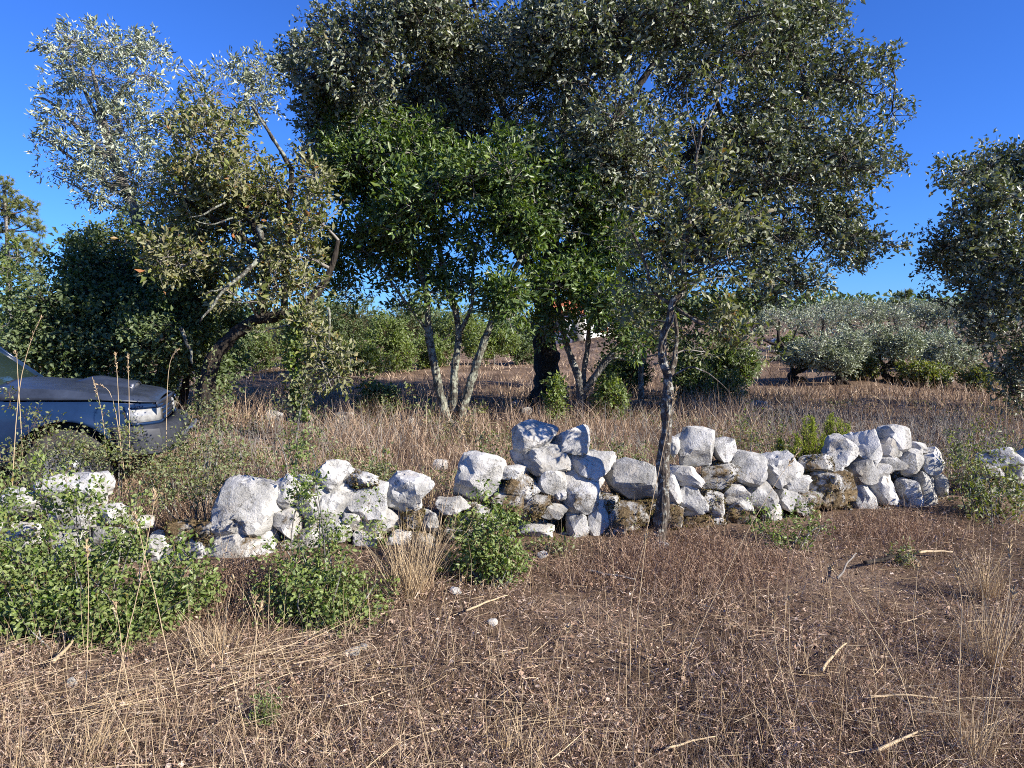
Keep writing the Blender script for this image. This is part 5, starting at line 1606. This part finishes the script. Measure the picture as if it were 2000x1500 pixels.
# straw lying about and thin standing stalks in the foreground
sg = Geo()
x, d = scatter_view(2600, 2.1, 6.0)
k = clear_wall(x, d)
x, d = x[k], d[k]
a = rng.uniform(0, 2 * math.pi, len(x))
P = np.stack([x, d, gz(x, d) + rng.uniform(0.02, 0.07, len(x))], 1)
blades_geo(sg, P, np.stack([np.cos(a), np.sin(a), rng.normal(0.05, 0.12, len(x))], 1), rng.uniform(0.05, 0.26, len(x)), rng.uniform(0.0015, 0.0038, len(x)), rng.uniform(0, 0.4, len(x)), 3)
for (cx, cy, rx, ry, ang, n_) in ((150, 1400, 260, 80, 0.55, 110), (420, 1330, 180, 50, 0.45, 90), (640, 1330, 120, 60, 0.5, 40), (1010, 1440, 200, 60, 0.2, 30), (1850, 1420, 180, 80, -0.5, 50)):
    gx_, gy_ = cx + rng.normal(0, rx * 0.5, n_), cy + rng.normal(0, ry * 0.5, n_)
    dd = EYE * F_PX / (np.clip(gy_, 1150, 1600) - 650)
    X = (gx_ - 1000) / F_PX * dd
    a = ang + rng.normal(0, 0.3, n_)
    P = np.stack([X, dd, gz(X, dd) + rng.uniform(0.03, 0.09, n_)], 1)
    blades_geo(sg, P, np.stack([np.cos(a), np.sin(a), rng.normal(0.05, 0.1, n_)], 1), rng.uniform(0.10, 0.42, n_), rng.uniform(0.0015, 0.0034, n_), rng.uniform(0.05, 0.4, n_), 3)
x, d = scatter_view(1900, 2.2, 6.5)
P = np.stack([x, d, gz(x, d)], 1)
blades_geo(sg, P, rng.normal(0, 0.2, P.shape) + [0, 0, 1], rng.uniform(0.10, 0.40, len(P)), 0.0022, rng.uniform(0, 0.35, len(P)), 3)
tag(link('straw', sg.mesh('straw'), M['straw']), 'pale straw lying and standing in the foreground litter', 'straw', kind='stuff')

# dry grass behind the wall
mg2 = Geo()
x, d = scatter_view(88000, 5.3, 19, x_lo=-260, x_hi=2260, power=0.7)
k = clear_wall(x, d) & (d > wall_d_of(x) + 0.3)
x, d = x[k], d[k]
q = np.stack([x, d, 0 * x + 7], 1)
den = np.clip(0.55 + 1.2 * fbm(q * 0.7, 3), 0.12, 1.1)
k = rng.random(len(x)) < den
x, d, den = x[k], d[k], den[k]
P = np.stack([x, d, gz(x, d)], 1)
hgt = rng.uniform(0.10, 0.42, len(x)) * (0.55 + 0.6 * den) * (1 + 0.55 * sm(7.5, 11, d))
blades_geo(mg2, P, rng.normal(0, 0.33, P.shape) + [0, 0, 1], hgt, 0.0028 + 0.00045 * d, rng.uniform(0, 0.6, len(x)), 2)
tag(link('dry_grass', mg2.mesh('dry_grass'), M['dry_grass']), 'knee-high dry brown grass behind the wall and under the trees', 'dry grass', kind='stuff')

# seed heads and dead flowers over that grass
mf = Geo()
i = rng.integers(0, len(P), 42000)
t = P[i] + np.stack([rng.normal(0, 0.07, len(i)), rng.normal(0, 0.07, len(i)), hgt[i] * rng.uniform(0.2, 1.0, len(i))], 1)
flakes_geo(mf, t, rng.uniform(0.006, 0.018, len(i)) * (0.8 + 0.09 * t[:, 1]), rng.uniform(0.2, 0.6, len(i)), 1.0)
tag(link('dead_weeds', mf.mesh('dead_seed_heads'), M['dead_weed']), 'crumbly brown seed heads and dead weeds behind the wall', 'dead weeds', kind='stuff')

# bristly dead weed skeletons at the right behind the wall
bw = Geo()
for (cx, cy, d_, rx, n_) in ((1700, 830, 9.0, 240, 260), (1900, 850, 8.2, 200, 220), (1560, 790, 10.5, 200, 150), (1950, 800, 10, 200, 160), (480, 770, 9.0, 200, 120), (700, 830, 9.5, 200, 110), (1250, 820, 9.5, 200, 110)):
    X = (cx + rng.normal(0, rx * 0.5, n_) - 1000) / F_PX * d_
    Y = d_ + rng.normal(0, 0.9, n_)
    k = Y > wall_d_of(X) + 0.5
    X, Y = X[k], Y[k]
    B0 = np.stack([X, Y, gz(X, Y)], 1)
    T = B0 + np.stack([rng.normal(0, 0.14, len(X)), rng.normal(0, 0.1, len(X)), rng.uniform(0.25, 0.62, len(X))], 1)
    twigs_geo(bw, B0, T, 0.004, 0.002, 0.05)
    for r_ in range(5):
        f = rng.uniform(0.35, 0.95, (len(X), 1))
        S = B0 + (T - B0) * f
        blades_geo(bw, S, rng.normal(0, 0.09, S.shape) + [0, 0, 0.09], 0.12, 0.004, 0.2, 2)
tag(link('dead_weeds', bw.mesh('weed_skeletons'), M['twig_grey']), 'bristly grey skeletons of dead tall weeds behind the wall', 'dead weeds', kind='stuff')

# farther pasture
fg = Geo()
x, d = scatter_view(15000, 17, 60, x_lo=-200, x_hi=2200, power=0.6)
P = np.stack([x, d, gz(x, d)], 1)
blades_geo(fg, P, rng.normal(0, 0.4, P.shape) + [0, 0, 1], rng.uniform(0.12, 0.4, len(P)), 0.0010 * d, 0.4, 2)
tag(link('pasture_grass', fg.mesh('pasture_grass'), M['dry_grass']), 'sunburnt pasture grass beyond the trees', 'dry grass', kind='stuff')

# green ground plants mixed in behind the wall
wg = Geo()
x, d = scatter_view(5200, 5.6, 16, power=0.7)
q = np.stack([x, d, 0 * x + 11], 1)
k = (fbm(q * 0.8, 2) > 0.12) & (d > wall_d_of(x) + 0.5)
x, d = x[k], d[k]
P = np.repeat(np.stack([x, d, gz(x, d)], 1), 14, 0)
P = P + np.stack([rng.normal(0, 0.07, len(P)), rng.normal(0, 0.07, len(P)), rng.uniform(0.02, 0.22, len(P))], 1)
leaves_geo(wg, P, rng.normal(size=P.shape) + [0, 0, 0.4], rng.uniform(0.02, 0.05, len(P)), rng.uniform(0.01, 0.022, len(P)), 0.4)
tag(link('green_undergrowth', wg.mesh('green_undergrowth'), M['weed_leaf']), 'scattered small green plants in the dry grass behind the wall', 'undergrowth', kind='stuff')

# far wood closing the view
tl = Geo()
n_ = 20000
ang = rng.uniform(-0.95, 0.95, n_)
dist = rng.uniform(75, 100, n_)
X, Y = np.tan(ang) * dist, dist
top = 2.4 + 4.2 * fbm(np.stack([X * 0.13, Y * 0.05, 0 * X], 1), 3) + np.where(X < -20, 2.0, 0)
P = np.stack([X, Y, gz(X, Y) + np.maximum(0.3, top) * rng.random(n_) ** 0.7], 1)
leaves_geo(tl, P, rng.normal(size=P.shape), 0.7, 0.42, 0.3)
tag(link('far_woodland', tl.mesh('far_woodland'), M['bush_leaf']), 'low green woodland closing the view far behind', 'woodland', kind='stuff')

# ------------------------------------------------------------------ stalks, tufts, sticks
def stalk_object(name, label, cat, pts, r, mat, group=None, head=0.0):
    g = Geo()
    P = smooth_path(pts, 12, 0.015, int(abs(pts[0][0]) * 100) % 17)
    tube(g, P, np.linspace(r, r * 0.35, 12), 5)
    if head:
        n_ = 26
        f = rng.uniform(1 - head, 1, n_)
        C = np.stack([np.interp(f, np.linspace(0, 1, 12), P[:, j]) for j in range(3)], 1)
        Dh = norm(P[-1] - P[-3]) + 0.35 * rng.normal(size=(n_, 3))
        leaves_geo(g, C, Dh, 0.028, 0.006, 0.2)
    return tag(link(name, g.mesh(name, pts[0], True), mat, None, pts[0]), label, cat, group)


def stalk_px(rows):
    out = []
    b = ground_at(rows[0][0], rows[0][1])
    for k, (x, y) in enumerate(rows):
        out.append(b if k == 0 else at(x, y, b[1] + 0.04 * k))
    return out


tall = [[(165, 1390), (172, 1240), (170, 1060)], [(255, 1380), (240, 1280), (225, 1180)], [(350, 1390), (320, 1240), (285, 1095), (262, 1010)], [(215, 1420), (250, 1250), (285, 1080), (300, 960)], [(430, 1340), (440, 1220), (455, 1130)], [(480, 1370), (492, 1270), (510, 1180)],
        [(500, 1360), (498, 1260), (500, 1170)], [(1240, 1290), (1250, 1160), (1270, 1000), (1300, 860), (1320, 760)], [(1230, 1330), (1233, 1180), (1262, 1040)], [(1320, 1330), (1380, 1200), (1480, 1000), (1560, 880)], [(1790, 1450), (1750, 1300), (1660, 1160), (1625, 1110)], [(1880, 1480), (1872, 1340), (1880, 1200), (1870, 1110)],
        [(1920, 1480), (1940, 1320), (1968, 1180), (1975, 1060)], [(1930, 1460), (1955, 1300), (1980, 1150)], [(1085, 1420), (1095, 1300), (1110, 1225)], [(1555, 1430), (1520, 1290), (1510, 1200)], [(840, 1300), (880, 1200), (900, 1130)], [(845, 1160), (855, 1050), (880, 940), (905, 830)], [(1545, 1320), (1540, 1230), (1542, 1170)], [(1795, 1310), (1785, 1200), (1795, 1100)]]
tall_labels = ['straw stalk before the left half of the largest green shrub', 'straw stalk crossing the middle of the largest green shrub', 'long straw stalk leaning to the left over the right half of the largest green shrub', 'long straw stalk leaning to the right across the largest green shrub', 'straw stalk in the gap between the two big green shrubs', 'straw stalk at the left edge of the middle green shrub, leaning right', 'upright straw stalk at the left edge of the middle green shrub',
               'longest straw stalk, rising in front of the sapling trunk', 'short straw stalk left of the sapling foot', 'long straw stalk leaning right from the sapling foot over the wall', 'straw stalk leaning left below the dark curved stick', 'upright straw stalk left of the tuft at the right edge',
               'straw stalk bending right beside the tuft at the right edge', 'straw stalk inside the tuft at the right edge', 'straw stalk in the open litter below the round shrub', 'straw stalk leaning left in the middle of the right litter', 'straw stalk leaning over the round bright shrub', 'straw stalk rising from the big tuft towards the round boulder', 'short upright straw stalk in the litter below the thin dark shrub', 'short upright straw stalk below the pale straight stick']
for rows, tl_ in zip(tall, tall_labels):
    stalk_object('grass_stalk', tl_, 'grass stalk', stalk_px(rows), 0.0026, M['straw'], 'tall dry grass stalks in the foreground', 0.12)
for (x0, y0, x1, y1, d_) in ((10, 880, 80, 620, 5.2), (235, 860, 225, 690, 6.0), (252, 860, 250, 695, 6.0), (315, 800, 347, 682, 6.2), (40, 800, 30, 690, 5.8), (245, 830, 190, 750, 6.1), (215, 900, 180, 740, 5.9), (1965, 860, 1967, 760, 7.5), (1755, 830, 1700, 770, 8.5)):
    wk = dict(zip((10, 235, 252, 315, 40, 245, 215, 1965, 1755), ('tallest dry weed stalk, leaning right in front of the car door', 'upright dry weed stalk in front of the headlight', 'upright dry weed stalk just right of the one at the headlight', 'feathery dry weed stalk leaning right beyond the car bumper', 'dry weed stalk before the windscreen', 'dry weed stalk leaning left across the car wing', 'thin dry weed stalk leaning left before the wheel arch', 'upright dry weed stalk under the dark edge oak', 'dry weed stalk leaning left behind the rounded wall end')))
    b = at(x0, y0, d_)
    b[2] = Gz(b[0], b[1])
    stalk_object('weed_stalk', wk[x0], 'weed stalk', [b, at(x0 * 0.6 + x1 * 0.4, y0 * 0.5 + y1 * 0.5, d_), at(x1, y1, d_)], 0.004, M['straw'], 'tall dry weed stalks behind the wall', 0.3)

tufts = [(800, 1165, 36, 190, 260, 0.0, 'large straw-coloured tuft of dry grass between the middle shrub and the round shrub'), (850, 1130, 24, 200, 90, 0.1, 'thin tall dry grass tuft at the left of the round shrub'), (1935, 1300, 30, 200, 120, 0.15, 'tall dry grass tuft near the right edge of the foreground'), (1925, 1170, 24, 130, 150, 0.05, 'pale dry grass tuft below the weedy wall end'),
         (1900, 1490, 40, 170, 70, 0.2, 'loose dry grass tuft at the bottom right corner'), (420, 1290, 40, 110, 120, -0.2, 'bent dry grass tuft between the two big green shrubs'), (400, 1060, 20, 160, 90, 0.3, 'dry dead plant leaning against the pitted boulder'), (180, 1490, 60, 110, 130, 0.4, 'flattened dry grass tuft at the bottom left'), (830, 985, 24, 150, 90, 0.05, 'dry grass tuft in the gap of the wall'), (1000, 1480, 40, 120, 60, 0.1, 'short dry grass tuft at the middle of the bottom edge')]
for x, y, r, hpx, n_, lean, lab in tufts:
    p = ground_at(x, y)
    m = mpp(p[1])
    root = thing('dry_grass_tuft', p, lab, 'grass tuft', 'dry grass tufts in the foreground')
    g = Geo()
    a = rng.normal(0, 1, (n_, 2)) * r * m * 0.5
    P = np.stack([a[:, 0], a[:, 1], gz(p[0] + a[:, 0], p[1] + a[:, 1]) - p[2]], 1)
    Dv = np.stack([a[:, 0] * 3 + lean + rng.normal(0, 0.22, n_), a[:, 1] * 3 + rng.normal(0, 0.22, n_), np.ones(n_)], 1)
    blades_geo(g, P, Dv, hpx * m * rng.uniform(0.35, 1.0, n_), 0.0032, rng.uniform(0, 0.45, n_), 5)
    tag(link('blades', g.mesh('blades'), M['straw'], root), kind='stuff')
    g = Geo()
    nn = n_ // 2
    a = rng.normal(0, 1, (nn, 2)) * r * m * 0.7
    P = np.stack([a[:, 0], a[:, 1], gz(p[0] + a[:, 0], p[1] + a[:, 1]) - p[2] + 0.01], 1)
    blades_geo(g, P, np.stack([a[:, 0] * 8, a[:, 1] * 8 - 0.3, 0.25 + 0 * a[:, 0]], 1) + rng.normal(0, 0.4, (nn, 3)), hpx * m * rng.uniform(0.2, 0.5, nn), 0.003, 0.3, 4)
    tag(link('dead_leaves', g.mesh('dead_leaves'), M['dry_grass'], root), kind='stuff')

sticks = [([(1688, 1116), (1725, 1112), (1755, 1104), (1775, 1092)], 0.014, 'bark_dark', 'dark curved stick lying on the litter below the rounded wall end', 'fallen_stick'),
          ([(1792, 1098), (1825, 1096), (1860, 1097)], 0.011, 'straw', 'pale straight stick right of the dark curved stick', 'fallen_stick'),
          ([(1695, 1385), (1760, 1387), (1832, 1387)], 0.006, 'straw', 'long straight pale straw lying across the litter', 'fallen_stick'),
          ([(1712, 1500), (1770, 1470), (1815, 1455)], 0.007, 'straw', 'pale broken straw near the bottom right', 'fallen_stick'),
          ([(1145, 1132), (1190, 1142), (1240, 1150)], 0.010, 'twig_grey', 'grey dead twig on the ground below the mossy wall', 'fallen_stick'),
          ([(1605, 1335), (1630, 1300), (1650, 1278)], 0.008, 'straw', 'thick pale straw piece slanting in the litter', 'fallen_stick'),
          ([(910, 1215), (950, 1195), (990, 1180)], 0.007, 'straw', 'yellow straw piece below the round shrub', 'fallen_stick'),
          ([(105, 1320), (140, 1280), (170, 1235)], 0.010, 'straw', 'pale dead stick leaning into the largest green shrub', 'fallen_stick'),
          ([(1635, 1150), (1655, 1120), (1672, 1098)], 0.007, 'twig_grey', 'grey twig slanting left of the dark curved stick', 'fallen_stick'),
          ([(1300, 1488), (1350, 1475), (1395, 1465)], 0.005, 'straw', 'thin straw lying by the middle of the bottom edge', 'fallen_stick')]
for rows, r, mat, lab, nm in sticks:
    P = np.array([ground_at(x, y) for x, y in rows])
    P[:, 2] += r + 0.045
    g = Geo()
    Q_ = smooth_path(P, 12, 0.02, int(rows[0][0]) % 13)
    tube(g, Q_, np.linspace(r, r * 0.5, 12), 7, 0.2)
    tag(link(nm, g.mesh(nm, P[0], True), M[mat], None, P[0]), lab, 'stick', 'fallen sticks and straws')
print('TRIS', sum(len(o.data.loop_triangles) if False else sum(len(p.vertices) - 2 for p in o.data.polygons) if len(o.data.polygons) < 3000 else len(o.data.loops) - 2 * len(o.data.polygons) for o in bpy.data.objects if o.type == 'MESH'))
